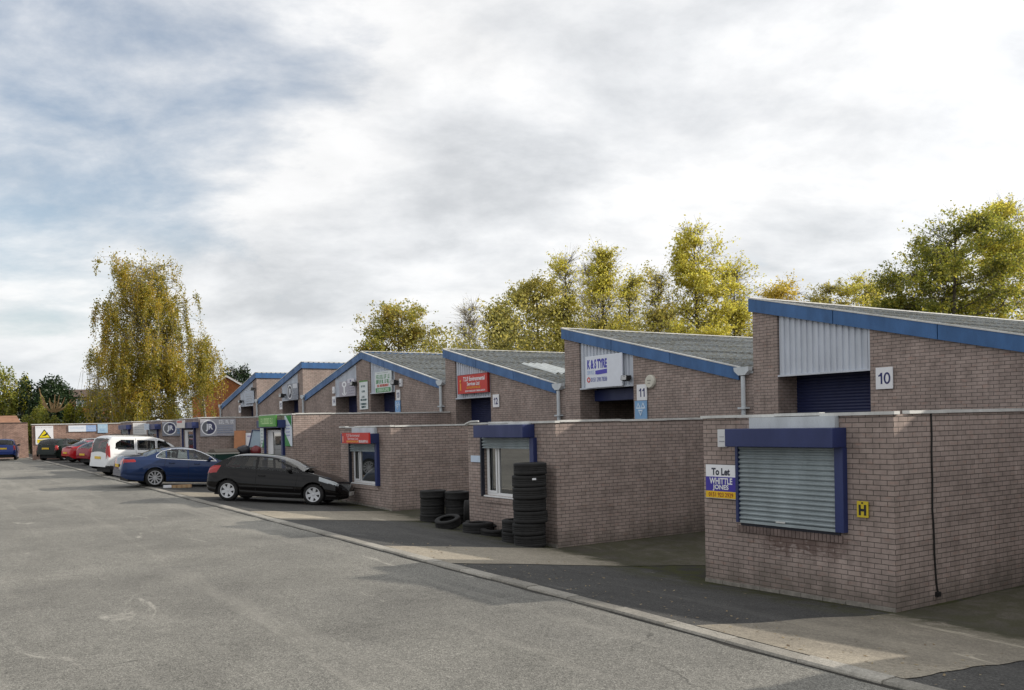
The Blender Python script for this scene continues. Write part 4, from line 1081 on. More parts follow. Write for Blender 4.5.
# black hatchback: front axle lower than the rear, nose towards the office wall
def park(name,label,spec,pm,px,depth,rot,dz=0,pitch=None,stretch=1.0):
    """px, depth: where the near rear wheel meets the ground; rot: degrees the tail (positive) or nose is turned towards the viewer from square-on"""
    x,y=at(px,depth); v=Vector((x,y)).normalized(); r=Vector((v.y,-v.x))
    a=R(rot); h=(r*math.cos(a)+v*math.sin(a)); hd=math.atan2(h.y,h.x)
    left=Vector((-h.y,h.x)); hw=max(p[1] for p in spec['plan'])-.1
    c=Vector((x,y))+left*hw           # we see the right hand side
    wb=spec['xf']-spec['xr']; f=c+h*wb
    z0=gz(c.x-left.x*hw,c.y-left.y*hw); z1=gz(f.x-left.x*hw,f.y-left.y*hw)
    z2=gz(c.x+left.x*hw,c.y+left.y*hw)
    pt=math.atan2(z1-z0,wb) if pitch is None else pitch
    rl=math.atan2(z2-z0,2*hw)
    o=make_car(name,label,'car',spec,pm,(c.x,c.y,(z0+z2)/2+dz),hd,pt,rl,GC)
    if stretch!=1.0: o.matrix_world=o.matrix_world@Matrix.Diagonal((stretch,1,1,1))
    return o
park('hatchback','black three door hatchback parked with its nose towards an office window',hatch,P_black,226,27.2,-22)
park('saloon_car','deep blue saloon with chrome window line parked behind the black hatchback',saloon,P_blue,153,33.2,13)
park('people_carrier','white high roofed people carrier with black roof rails',van,P_white,122,40.6,27,stretch=1.09)
park('hatchback','dark red hatchback half hidden by the white people carrier',hatch,P_dkred,101,52.,30)
park('coupe','bright red coupe with its tail to the road, left of the white people carrier',coupe,P_red,82,56.,22)
park('saloon_car','silver saloon mostly hidden behind the bright red coupe',saloon,P_silver,79,63.,20)
park('hatchback','dark green hatchback under the warning triangle board, seen from behind',estate,P_green,63,60.,52)
# blue car at the picture edge, seen from behind
x,y=at(6,63.); v=Vector((x,y)).normalized()
make_car('hatchback','blue hatchback seen from behind at the left edge of the picture','car',estate,P_blue2,(x-.2,y,gz(x,y)),math.atan2(v.y,v.x)-.05,0,0,GC)
# ------------------------------------------------------------------ tyres
def tyre_mesh(w=.245,r=.315,seed=0):
    prof=[(.20,-.42*w),(.235,-.5*w),(.30,-.49*w),(r-.008,-.455*w),(r,-.41*w),(r,-.17*w),(r-.005,-.155*w),(r-.005,-.135*w),(r,-.12*w),(r,-.02*w),(r-.005,-.01*w),(r-.005,.01*w),(r,.02*w),(r,.12*w),(r-.005,.135*w),(r-.005,.155*w),(r,.17*w),(r,.41*w),(r-.008,.455*w),(.30,.49*w),(.235,.5*w),(.20,.42*w),(.215,.3*w),(r-.035,.2*w),(r-.035,-.2*w),(.215,-.3*w)]
    return MB().lathe(prof,axis='z',n=40,closed=True).mesh('tyre',M_rubber,True)
TW,TR=.255,.325
tm=[tyre_mesh(.26,.36),tyre_mesh(.212,.335),tyre_mesh(.22,.33)]
rr=random.Random(3)
GT='used tyres stacked and dropped on the forecourt'
def tyre(k,x,y,z,lab,rx=0,ry=0,rz=0):
    q=rr.uniform(.955,1.03)
    o=bpy.data.objects.new('tyre',tm[k]); col.objects.link(o); o.location=(x,y,z); o.rotation_euler=(rx,ry,rz); o.scale=(q,q,1); tag(o,lab,'tyre',GT); return o
rr=random.Random(3)
bx,by=10.98,16.05; z=gz(bx,by)-.01
nth=['bottom','second from the bottom','third from the bottom','middle','third from the top','second from the top','top']
for i in range(7):
    o=tyre(0,bx+rr.uniform(-.022,.022),by+rr.uniform(-.022,.022),z+.1275+i*.256,nth[i]+' tyre of the tall seven tyre stack',rr.uniform(-.012,.012),rr.uniform(-.012,.012),rr.uniform(0,6))
    if i==5: MB().box(-.375,-.358,-.06,.02,.03,.07).build('paper_label',M_white,o).rotation_euler=(0,0,-o.rotation_euler.z+1.2)
bx2,by2=11.08,16.68; z=gz(bx2,by2)
for i,n in enumerate(('lower','upper')): tyre(0,bx2,by2,z+.128+i*.256,n+' tyre of the short pair hidden behind the tall stack')
for (px,dp,nm) in ((431,23.9,'left'),(455,23.75,'right')):
    X,Y=at(px,dp); z=gz(X,Y)
    for i,n in enumerate(('lowest','second lowest','second highest','highest')):
        tyre(1,X+rr.uniform(-.03,.03),Y+rr.uniform(-.03,.03),z+.103+i*.206,n+' tyre of the '+nm+' hand four tyre stack',rr.uniform(-.02,.02),rr.uniform(-.02,.02),rr.uniform(0,6))
X,Y=at(446,22.3); tyre(2,X,Y,gz(X,Y)+.15,'tyre tipped up at a slant in front of the two four tyre stacks',R(-8),R(-13),1)
X,Y=at(476,21.6); tyre(0,X,Y,gz(X,Y)+.13,'single tyre lying flat between the window and the slanted tyre')
X,Y=at(476,22.5); tyre(2,X,Y,gz(X,Y)+.11,'tyre lying flat against the office wall behind another flat tyre')
X,Y=at(493,21.3); tyre(1,X,Y,gz(X,Y)+.09,'thin tyre lying flat below the white window',R(6),R(-5))
X,Y=at(467,23.4); o=tyre(2,X,Y,gz(X,Y)+.30,'tyre standing on its tread against the office corner',R(90),R(12),R(55))
# ------------------------------------------------------------------ small things by the cars and offices
x,y=at(178,33.0)
o=MB().box(-.42,.42,-.07,.07,0,.11).build('timber_plank',simple('raw_timber',(.36,.22,.11),.8,noise=.4,nscale=6),loc=(x,y,gz(x,y)),bevel=.006); o.rotation_euler=(0,0,-.15); tag(o,'short timber block lying under the sill of the blue saloon','timber')
for i in range(5): MB().box(-.40+.17*i,-.30+.17*i,-.08,-.07,0,.10).build('end_block',simple('pale_timber',(.42,.30,.17),.8),o)
x,y=at(166,32.8)
o=MB().box(-.13,.13,-.08,.08,0,.09).build('white_block',M_white,loc=(x,y,gz(x,y)),bevel=.01); tag(o,'small white block beside the rear wheel of the blue saloon','block')
# green skip beside the shaded office wall
rt=empty('rubbish_skip',(11.95,42.6,.62)); rt.scale=(.85,.72,.95); tag(rt,'dark green rubbish skip with pale rim and a dull brown lid','skip')
Mg=metalpaint('dark_green_skip_paint',(.010,.050,.040),.5,.3)
MB().prism([(-.85,.15),(.85,.15),(1.05,1.15),(-1.05,1.15)],-.62,.62,'x').build('body',Mg,rt,bevel=.02)
MB().box(-.66,.66,-1.10,1.10,1.15,1.21).build('rim',simple('pale_rim',(.42,.42,.38),.6),rt)
MB().prism([(-1.08,1.22),(1.05,1.22),(.3,1.36),(-.5,1.40),(-1.0,1.27)],-.6,.64,'x').build('lid',simple('dull_brown_lid',(.10,.078,.06),.7),rt,bevel=.02)
for q in (-.6,.6):
    MB().box(-.66,-.61,q-.05,q+.05,.2,1.14).build('rib',Mg,rt)
MB().box(-.6,.6,-.8,.8,0,.15).build('base',M_black,rt)
# boards and clutter stacked against the side wall of the office beyond
Mo=simple('orange_board',(.46,.20,.09),.6,noise=.25,nscale=4)
o=MB().box(-.27,.27,-.03,.03,0,1.15).box(-.22,.22,-.036,-.03,.08,1.07).build('orange_board',Mo,loc=(12.98,43.4,1.62)); o.rotation_euler=(R(-8),0,R(-35)); tag(o,'orange brown board standing upright behind the black hatchback','board')
b=MB().box(-.55,.75,-.4,.4,0,1.0).build('storage_crate',simple('grey_brown_crate',(.22,.16,.13),.8,noise=.3,nscale=5),loc=(13.05,43.5,.62),bevel=.02); tag(b,'low brown crate carrying the orange board and bags','crate')
for i in range(3): MB().box(-.56,-.55,-.4,.4,.1+.3*i,.32+.3*i).build('slat',simple('crate_slat',(.26,.19,.15),.8),b)
o=MB().box(-.20,.20,-.02,.02,0,.62).build('paper_sheet',M_white,loc=(13.42,43.25,2.02)); o.rotation_euler=(R(-6),0,R(-30)); tag(o,'small white sheet fixed between the orange board and the leaflet board','sheet')
MB().box(-.10,.10,-.024,-.02,.42,.5).build('print',paint((.45,.40,.55)),o)
o=MB().prism([(-.26,0),(.22,0),(.36,.74),(-.06,.78)],-.05,.05,'y').build('leaning_sheet',simple('pale_blue_sheet',(.36,.46,.55),.35,noise=.15,nscale=5),loc=(13.35,42.2,1.98),bevel=.015); o.rotation_euler=(0,0,R(-30)); tag(o,'pale blue sheet in a dark frame leaning above dark and red bags','sheet')
MB().tube([(-.28,-.06,.0),(-.08,-.06,.80),(.38,-.06,.76)],.03,6).build('frame',simple('dark_blue_frame',(.03,.05,.13),.5),o)
def blob(nm,c,loc,sc,lab,cat):
    b=MB(); r=random.Random(len(lab)); n=12;m_=8
    for j in range(m_+1):
        for i in range(n):
            a=2*math.pi*i/n; t=math.pi*j/m_; q=1+r.uniform(-.1,.1)
            b.v.append((sc[0]*math.sin(t)*math.cos(a)*q,sc[1]*math.sin(t)*math.sin(a)*q,sc[2]*(math.cos(t)*q+.75 if j<m_*.75 else .0)))
    b.f=[(j*n+i,(j+1)*n+i,(j+1)*n+(i+1)%n,j*n+(i+1)%n) for j in range(m_) for i in range(n)]
    o=b.build(nm,simple(nm+'_plastic',c,.4),loc=loc,smooth=True); tag(o,lab,cat)
blob('rubbish_bag',(.012,.013,.02),(12.85,42.3,1.62),(.34,.3,.26),'dark rubbish bag below the pale blue framed sheet','bag')
blob('rubbish_bag',(.16,.02,.025),(13.3,41.9,1.62),(.24,.24,.24),'dark red bag beside the dark rubbish bag','bag')
o=MB().box(-.16,.16,-.12,.12,0,1.9).prism([(-.16,1.9),(.16,1.9),(.10,2.05),(-.10,2.05)],-.12,.12,'y').build('meter_cabinet',simple('cream_cabinet',(.40,.40,.33),.6,noise=.2,nscale=4),loc=(13.28,44.6,.66),bevel=.01); tag(o,'tall narrow cream cabinet at the right end of the larger emblem board','cabinet')
# manhole cover, fallen leaves
x,y=16.34,1.7
o=MB().lathe([(0,.012),(.20,.012),(.21,.004),(.26,.004),(.27,0)],n=28).build('manhole_cover',M_iron,loc=(1.7,16.34,zk(16.34)-.053)); tag(o,'small round iron cover set in the road at the left','manhole cover')
b=MB(); r=random.Random(5)
for i in range(340):
    k=r.random()
    if k<.55: x=KT+KW+abs(r.gauss(0,1.1)); y=r.uniform(4,16)
    elif k<.8: x=KT-abs(r.gauss(0,.12)); y=r.uniform(3,40)
    else: x=r.uniform(7.3,11.3); y=r.uniform(3,30)
    if x>11.3: continue
    z=(gz(x,y)+.011) if x>KT+KW else (zk(y)-.043 if x<KT else zk(y)+.012)
    s=r.uniform(.012,.032); a=r.uniform(0,6.3); c,sn=math.cos(a),math.sin(a); t=r.uniform(-.6,.6)*s
    b.quad(*[(x+c*u-sn*w,y+sn*u+c*w,z+q) for u,w,q in ((-s,0,0),(0,-s*.6,abs(t)*.5),(s,0,abs(t)),(0,s*.6,.0))])
def leaflitter():
    m,N,L,bs=mat('fallen_leaf'); g_=N.new('ShaderNodeNewGeometry')
    L.new(ramp(N,L,g_.outputs['Random Per Island'],(.0,(.10,.065,.03)),(.5,(.20,.14,.055)),(1.,(.28,.22,.11))),bs.inputs['Base Color']); return m
o=b.build('fallen_leaves',leaflitter(),uv=False); o['kind']='stuff'
# ------------------------------------------------------------------ end of the yard
W=lambda nm,lab,*bx,m=M_yardbrick,cap=None: None
rt=empty('yard_wall',(6.8,70,0)); tag(rt,'brick end wall carrying the warning board and the blue and white board','wall')
MB().box(0,9.2,0,.3,-.5,3.44).build('wall',M_yardbrick,rt); MB().box(-.04,9.24,-.05,.35,3.44,3.50).build('coping',M_trim,rt)
rt=empty('yard_wall',(-16,77,0)); tag(rt,'brick wall behind the blue car at the left edge, orange tile ridge above','wall')
MB().box(0,23.2,0,.3,-.5,3.66).build('wall',M_yardbrick,rt); MB().box(0,23.2,-.04,.34,3.66,3.72).build('coping',simple('dark_coping',(.10,.07,.06),.9),rt)
rt=empty('shed',(-16,80,0)); tag(rt,'low shed with an orange brown roof just above the left wall','shed')
MB().prism([(0,3.6),(3.2,4.2),(6.4,3.6),(6.4,0),(0,0)],0,22.8).build('wall',M_redbrick,rt)
MB().prism([(-.2,3.62),(3.2,4.22),(6.6,3.62),(6.6,3.72),(3.2,4.34),(-.2,3.72)],-.2,23.0).build('roof',simple('orange_brown_tiles',(.30,.15,.085),.9,noise=.4,nscale=3),rt)
# ------------------------------------------------------------------ houses
def house(lab,px,depth,y_eave,y_apex,wpx,red=True,win=True,gable=True,rot=0):
    x,y=at(px,depth); W_=wpx/FPX*depth; ze=height(px,y_eave,depth); za=height(px,y_apex,depth)
    v=Vector((x,y)).normalized(); a=math.atan2(v.y,v.x)-math.pi/2+rot
    rt=empty('brick_house',(x,y,0),a); tag(rt,lab,'house')
    D=9
    if gable:
        MB().prism([(-W_/2,-.5),(W_/2,-.5),(W_/2,ze),(0,za),(-W_/2,ze)],0,D,'y').build('wall',M_redbrick,rt)
        t=.22
        MB().prism([(-W_/2-.35,ze-.22),(0,za+.0),(W_/2+.35,ze-.22),(W_/2+.35,ze+.0),(0,za+t),(-W_/2-.35,ze+.0)],-.25,-.05,'y').build('bargeboard',M_upvc,rt)
        MB().prism([(-W_/2-.35,ze-.12),(0,za+.1),(W_/2+.35,ze-.12),(W_/2+.35,ze+.06),(0,za+t+.06),(-W_/2-.35,ze+.06)],-.05,D+.3,'y').build('roof',simple('brown_tiles',(.12,.075,.055),.9,noise=.3,nscale=3),rt)
        wins=[(0.0,ze-1.9,1.1,1.3)]
    else:
        MB().box(-W_/2,W_/2,0,D,-.5,ze).build('wall',M_redbrick,rt)
        MB().prism([(-.3,ze-.05),(D/2,za),(D+.3,ze-.05),(D+.3,ze-.2),(D/2,za-.2),(-.3,ze-.2)],-W_/2-.2,W_/2+.2,'x').build('roof',simple('brown_tiles',(.10,.065,.05),.9,noise=.3,nscale=3),rt)
        wins=[(W_*q,ze-1.7,1.5,1.25) for q in (-.36,-.12,.12,.36)]+[(W_*q,ze-4.4,1.5,1.25) for q in (-.36,-.12,.12,.36)]
    if win:
        for (wx,wz,ww,wh) in wins:
            w=MB().box(wx-ww/2,wx+ww/2,-.06,.0,wz,wz+.1).box(wx-ww/2,wx+ww/2,-.06,.0,wz+wh-.1,wz+wh).box(wx-ww/2,wx-ww/2+.1,-.06,.0,wz+.1,wz+wh-.1).box(wx+ww/2-.1,wx+ww/2,-.06,.0,wz+.1,wz+wh-.1).box(wx-.05,wx+.05,-.06,.0,wz+.1,wz+wh-.1).build('window',M_upvc,rt)
            MB().box(wx-ww/2+.05,wx+ww/2-.05,-.035,-.02,wz+.05,wz+wh-.05).build('pane',M_glass,w)
    return rt
house('orange brick house gable with white bargeboard right of the birch',228,105,397,377,66)
house('low orange brick house row seen under the birch branches',92,140,396,388,70,gable=False)
# street lamp post far behind the left wall
x,y=at(91,110); za=height(91,382,110)
o=MB().tube([(0,0,0),(0,0,za*.6),(0,0,za)],[.11,.08,.06],8).tube([(0,0,za),(.5,-.2,za+.15),(1.1,-.4,za+.15)],.05,6).build('lamp_post',M_lightgrey,loc=(x,y,.3)); tag(o,'thin grey lamp post before the far low houses','lamp post')
MB().box(.9,1.5,-.55,-.3,za+.08,za+.2).build('lamp_head',M_lightgrey,o)
# ------------------------------------------------------------------ trees
def leafmat(name,*stops,trans=.56,patch=.45):
    m,N,L,b=mat(name); tc=N.new('ShaderNodeTexCoord'); g_=N.new('ShaderNodeNewGeometry')
    n=noise(N,L,tc.outputs['Object'],patch,3,.5)
    f=math_(N,L,'ADD',math_(N,L,'MULTIPLY',g_.outputs['Random Per Island'],.55),math_(N,L,'MULTIPLY',math_(N,L,'SUBTRACT',n,.25),.9))
    c=ramp(N,L,f,*stops)
    out=N['Material Output']; N.remove(b)
    d=N.new('ShaderNodeBsdfDiffuse'); t=N.new('ShaderNodeBsdfTranslucent'); gl=N.new('ShaderNodeBsdfGlossy'); gl.inputs['Roughness'].default_value=.45
    L.new(c,d.inputs['Color']); L.new(c,t.inputs['Color'])
    a=N.new('ShaderNodeMixShader'); a.inputs[0].default_value=trans; L.new(d.outputs[0],a.inputs[1]); L.new(t.outputs[0],a.inputs[2])
    a2=N.new('ShaderNodeMixShader'); a2.inputs[0].default_value=.04; L.new(a.outputs[0],a2.inputs[1]); L.new(gl.outputs[0],a2.inputs[2])
    L.new(a2.outputs[0],out.inputs['Surface'])
    return m
LM_birch=leafmat('birch_leaves',(.1,(0.127,0.164,0.031)),(.45,(0.333,0.294,0.034)),(.75,(0.528,0.382,0.045)),(1.,(0.469,0.241,0.045)),patch=.35)
LM_maple=leafmat('autumn_maple_leaves',(.1,(0.156,0.198,0.046)),(.45,(0.367,0.348,0.067)),(.8,(0.586,0.444,0.086)),(1.,(0.550,0.280,0.078)))
LM_lime=leafmat('yellow_green_leaves',(.1,(0.282,0.308,0.066)),(.5,(0.676,0.578,0.095)),(.8,(0.700,0.700,0.123)),(1.,(0.700,0.539,0.142)))
LM_olive=leafmat('olive_leaves',(.1,(0.210,0.218,0.066)),(.5,(0.437,0.398,0.095)),(.85,(0.700,0.578,0.142)),(1.,(0.700,0.488,0.167)))
LM_gold=leafmat('golden_leaves',(.1,(0.334,0.291,0.055)),(.5,(0.680,0.522,0.071)),(1.,(0.680,0.522,0.098)))
LM_oak=leafmat('deep_green_leaves',(.1,(0.115,0.148,0.035)),(.5,(0.276,0.298,0.046)),(.85,(0.617,0.535,0.078)),(1.,(0.700,0.654,0.113)),patch=.3)
LM_conifer=leafmat('dark_conifer_needles',(.1,(.008,.022,.008)),(.6,(.022,.050,.014)),(1.,(.055,.085,.02)),trans=.1)
LM_hedge=leafmat('mixed_hedge_leaves',(.1,(0.101,0.147,0.034)),(.5,(0.279,0.305,0.051)),(1.,(0.609,0.514,0.082)),patch=.8)
LM_goldhedge=leafmat('golden_conifer_tips',(.1,(0.072,0.108,0.014)),(.6,(0.264,0.264,0.024)),(1.,(0.408,0.360,0.036)),trans=.15)
LM_bare=leafmat('last_dry_leaves',(.1,(0.417,0.355,0.223)),(.6,(0.680,0.625,0.476)),(1.,(0.680,0.680,0.613)))
def bark(name,a,b_,sc=4): 
    m,N,L,b=mat(name); tc=N.new('ShaderNodeTexCoord'); n=noise(N,L,vmul(N,L,tc.outputs['Object'],(1,1,.4)),sc,6,.7)
    L.new(ramp(N,L,n,(.35,a),(.65,b_)),b.inputs['Base Color']); b.inputs['Roughness'].default_value=.95; return m
BK=bark('grey_brown_bark',(.05,.042,.032),(.13,.11,.085)); BK_pale=bark('pale_twig_bark',(.16,.14,.11),(.34,.31,.26)); BK_birch=bark('white_birch_bark',(.05,.045,.04),(.42,.40,.36),6)
def leaf_cloud(P,size,seed,hang=0,elong=.6):
    """one rhombic leaf spray per point"""
    r=np.random.RandomState(seed); n=len(P)
    a=r.normal(size=(n,3)); 
    if hang: a[:,2]-=hang
    a/=np.linalg.norm(a,axis=1)[:,None]
    b=np.cross(a,r.normal(size=(n,3))); b/=np.linalg.norm(b,axis=1)[:,None]
    s=(size*r.uniform(.55,1.25,n))[:,None]
    V=np.stack([P-a*s,P-b*s*elong,P+a*s,P+b*s*elong],1).reshape(-1,3).astype(np.float32)
    me=bpy.data.meshes.new('leaf_cloud'); me.vertices.add(4*n); me.vertices.foreach_set('co',V.ravel())
    me.loops.add(4*n); me.loops.foreach_set('vertex_index',np.arange(4*n,dtype=np.int32))
    me.polygons.add(n); me.polygons.foreach_set('loop_start',np.arange(0,4*n,4,dtype=np.int32)); me.polygons.foreach_set('loop_total',np.full(n,4,np.int32))
    me.update(calc_edges=True); return me
def tree(name,label,px,depth,ytop,wpx,lm,n_leaf,size,seed,style='upright',barkm=None,group='autumn trees behind the workshops',zbase=0.,low=.16,bare=.15,sig=.42,nl=None,cat='tree',wide=None):
    x,y=at(px,depth); Ht=height(px,ytop,depth)-zbase; Wd=wpx/FPX*depth
    rt=empty(name,(x,y,zbase)); tag(rt,label,cat,group)
    n_leaf=int(n_leaf*(3.1 if style not in('bare','birch') else 2.3)); size*=.70 if style!='birch' else .78
    r=random.Random(seed); nr=np.random.RandomState(seed)
    tb=MB(); 
    lean=(r.uniform(-.02,.02),r.uniform(-.02,.02)); base_r=.012*Ht+.04
    def tp(u): return Vector((Ht*u*lean[0]+.12*math.sin(u*7+seed),Ht*u*lean[1]+.12*math.cos(u*6+seed),Ht*u))
    tb.tube([tp(u) for u in (0,.15,.3,.45,.6,.75,.88,.97)],[base_r*q for q in (1.2,1,.85,.68,.5,.33,.18,.06)],7)
    br=MB(); cl=[]
    nl=int((nl or 14+Ht*1.6)*1.5)
    for i in range(nl):
        u=low+(.97-low)*((i+.5)/nl)**.9+r.uniform(-.02,.02); u=min(u,.97)
        az=i*2.39996+r.uniform(-.5,.5)
        v=(u-low)/(1-low)
        if style=='round': env=math.sqrt(max(.05,1-(1.55*v-.62)**2)) ; up=r.uniform(.25,.8)
        elif style=='spire': env=(1-v)**.75*.95+.12; up=r.uniform(.9,1.6)
        elif style=='birch': env=(1.0-.30*v**3)*(.80+.2*math.sin(v*11+1.3)); up=r.uniform(.35,1.0)
        elif style=='bare': env=(1-v)**.6*.9+.2; up=r.uniform(.9,1.7)
        else: env=(1-.25*v-.55*v**3); up=r.uniform(.55,1.2)
        env*=r.uniform(.55,1.22) if style!='birch' else r.uniform(.7,1.1)
        ln=max(.4,Wd*env)
        d=Vector((math.cos(az),math.sin(az),up)).normalized()
        p0=tp(max(.03,u-min(.3,ln*up/Ht*.8)))
        pts=[p0]
        for k in range(1,5):
            f=k/4; p=p0+Vector((math.cos(az)*ln*f, math.sin(az)*ln*f, ln*up*(f**1.15)*.75))+Vector((r.gauss(0,.06),r.gauss(0,.06),r.gauss(0,.06)))*ln*f
            pts.append(p)
        if style in('birch',): pts[-1].z-=ln*.12
        rb=max(.02,base_r*.42*(1-u*.7))
        br.tube(pts,[rb,rb*.7,rb*.5,rb*.32,rb*.12],5,cap=False)
        dens=0.0 if r.random()<bare*.4 else r.uniform(.6,1.2)
        for k in range(6):
            f=r.uniform(.25,1.0); j=min(3,int(f*4)); q=pts[j]+(pts[j+1]-pts[j])*(f*4-j)
            d2=Vector((r.gauss(math.cos(az)*.6,.8),r.gauss(math.sin(az)*.6,.8),r.gauss(.35 if style!='birch' else .1,.5))).normalized()
            l2=ln*r.uniform(.18,.42)
            e=q+d2*l2
            if style=='birch':
                hg=r.uniform(1.2,4.2)*(1 if u<.85 else .6)
                e2=e+Vector((d2.x*.35,d2.y*.35,-hg*.45)); e3=e+Vector((d2.x*.42,d2.y*.42,-hg))
                br.tube([q,e,e2,e3],[.022,.014,.009,.004],3,cap=False)
                for t_ in np.linspace(0,1,int(4+hg*3)):
                    p=(e+(e2-e)*t_*2) if t_<.5 else (e2+(e3-e2)*(t_*2-1)); cl.append((p,dens*.30*r.uniform(.4,1.5),.15))
                cl.append((q,dens*.4,.35))
            else:
                br.tube([q,q+d2*l2*.5+Vector((0,0,.03)),e],[rb*.30,rb*.2,.006],3,cap=False)
                kk=dens*(.0 if r.random()<bare*.6 else r.uniform(.35,1.5))
                nt=5 if style!='bare' else 6
                for k2 in range(nt):
                    st=q+(e-q)*r.uniform(.3,1.0)
                    tl=r.uniform(.5,1.5)*(1.25 if style in('spire','bare') else 1.0)
                    tv=Vector((d2.x*.5+r.gauss(0,.6),d2.y*.5+r.gauss(0,.6),abs(r.gauss(.55 if style!='round' else .25,.45)))).normalized()*tl
                    en=st+tv; en.z-=.08*tl
                    br.tube([st,en],[.011 if style!='bare' else .018,.003],3,cap=False)
                    for t_ in (.25,.5,.7,.85,1.):
                        cl.append((st+(en-st)*t_,kk*r.uniform(.3,1.5)*(1.1-.5*t_),sig*.36))
                cl.append((q,dens*.35,sig))
    for k in range(5): cl.append((tp(.9+.02*k),.25,sig*.6))
    from mathutils import noise as mn
    fq=.55 if style!='birch' else .42
    gp=(-.16,.38) if style!='birch' else (-.26,.24)
    w=np.array([c[1]*(.10+min(1,max(0,(mn.noise(Vector((c[0].x*fq+seed*3.1,c[0].y*fq,c[0].z*fq*(1 if style!='birch' else .8))))-gp[0])/(gp[1]-gp[0])))) for c in cl]); w/=w.sum()
    pick=nr.choice(len(cl),n_leaf,p=w); C=np.array([tuple(c[0]) for c in cl])[pick]; S=np.array([c[2] for c in cl])[pick]
    P=C+nr.normal(size=(n_leaf,3))*S[:,None]*np.array([1,1,.8 if style!='birch' else 1.3])
    P=P[P[:,2]>.4]
    tb.build('trunk',barkm or BK,rt,smooth=True,uv=False); br.build('branches',barkm or BK,rt,uv=False)
    me=leaf_cloud(P,size,seed+1,hang=.9 if style=='birch' else 0); me.materials.append(lm)
    o=bpy.data.objects.new('crown',me); col.objects.link(o); o.parent=rt
    return rt
GB='autumn trees behind the workshops'
tree('birch_tree','tall weeping birch with golden hanging foliage behind the end wall',148,80,250,55,LM_birch,42000,.115,11,'birch',BK_birch,group='trees beyond the end wall',zbase=.6,low=.22,bare=.25,nl=64)
tree('birch_tree','small weeping birch side crown leaning left of the tall birch trunk',101,84,345,17,LM_birch,3800,.11,12,'birch',BK_birch,group='trees beyond the end wall',zbase=.6,low=.3,nl=24)
tree('birch_tree','small weeping birch between the tall birch and the orange gable',205,86,336,20,LM_birch,5200,.11,13,'birch',BK_birch,group='trees beyond the end wall',zbase=.6,low=.62,nl=16)
tree('conifer','dark green conifer tops behind the orange gable',236,125,366,17,LM_conifer,6000,.2,14,'round',group='trees beyond the end wall',low=.1,bare=0)
tree('maple_tree','orange brown rounded tree left of the bare pale tree',402,84,303,48,LM_maple,11000,.17,21,'round',low=.12,bare=.08,sig=.6,nl=52)
tree('bare_tree','nearly leafless pale tree between the orange tree and the olive trees',468,84,303,17,LM_bare,700,.11,22,'bare',BK_pale,low=.2,bare=.3,nl=34)
tree('bare_tree','bare pale tree rising just left of the tallest yellow spires',592,82,262,16,LM_bare,700,.10,28,'bare',BK_pale,low=.2,bare=.3,nl=34)
tree('ash_tree','small olive green tree beside the bare pale tree',500,76,306,20,LM_olive,5200,.15,23,'upright',bare=.15)
tree('ash_tree','dense rounded olive tree left of the tall yellow spires',540,74,276,38,LM_olive,12000,.15,24,'round',low=.1,bare=.05,sig=.5)
tree('poplar_tree','slim yellow spire shaped tree, first one right of the dense olive tree',572,72,253,17,LM_lime,4500,.13,25,'spire',low=.15,bare=.15,sig=.33)
tree('poplar_tree','thin sparse yellow spire shaped tree with a wispy top',604,70,244,22,LM_lime,4400,.13,26,'spire',low=.15,bare=.3,sig=.33)
tree('poplar_tree','short yellow tree filling the gap right of the wispy spire',632,72,272,22,LM_lime,3800,.13,27,'spire',low=.1,bare=.2,sig=.38)
tree('poplar_tree','low grey green sparse tree left of the tallest yellow tree',660,68,270,24,LM_olive,3600,.13,29,'spire',low=.1,bare=.35,sig=.4)
tree('ash_tree','tallest bright yellow green tree behind the middle workshop roof',699,62,222,38,LM_lime,9500,.135,31,'upright',low=.14,bare=.15,sig=.42)
tree('ash_tree','sparse yellow tree right of the tallest one beside the near workshop pier',738,64,262,24,LM_lime,3800,.13,32,'spire',low=.1,bare=.25)
tree('ash_tree','low golden tree just above the peak of the nearest roof',782,80,280,30,LM_gold,4200,.15,33,'round',low=.1,bare=.2)
tree('ash_tree','low grey green tree behind the nearest roof, left of the big dark tree',832,82,282,28,LM_olive,4200,.15,34,'round',low=.1,bare=.25)
tree('ash_tree','low yellow green tree touching the left side of the big dark tree',868,80,274,28,LM_lime,4200,.15,35,'round',low=.1,bare=.2)
tree('oak_tree','big dark green tree at the right behind the nearest roof',955,58,212,70,LM_oak,20000,.135,41,'round',low=.1,bare=.1,sig=.48,nl=60)
tree('oak_tree','taller yellowing tree at the right edge of the picture',1000,62,200,48,LM_lime,9500,.135,42,'upright',low=.15,bare=.2,sig=.42,nl=46)
tree('oak_tree','dark lower tree at the left foot of the big dark tree',905,60,268,26,LM_oak,6500,.135,43,'round',low=.08,bare=.1,sig=.45)
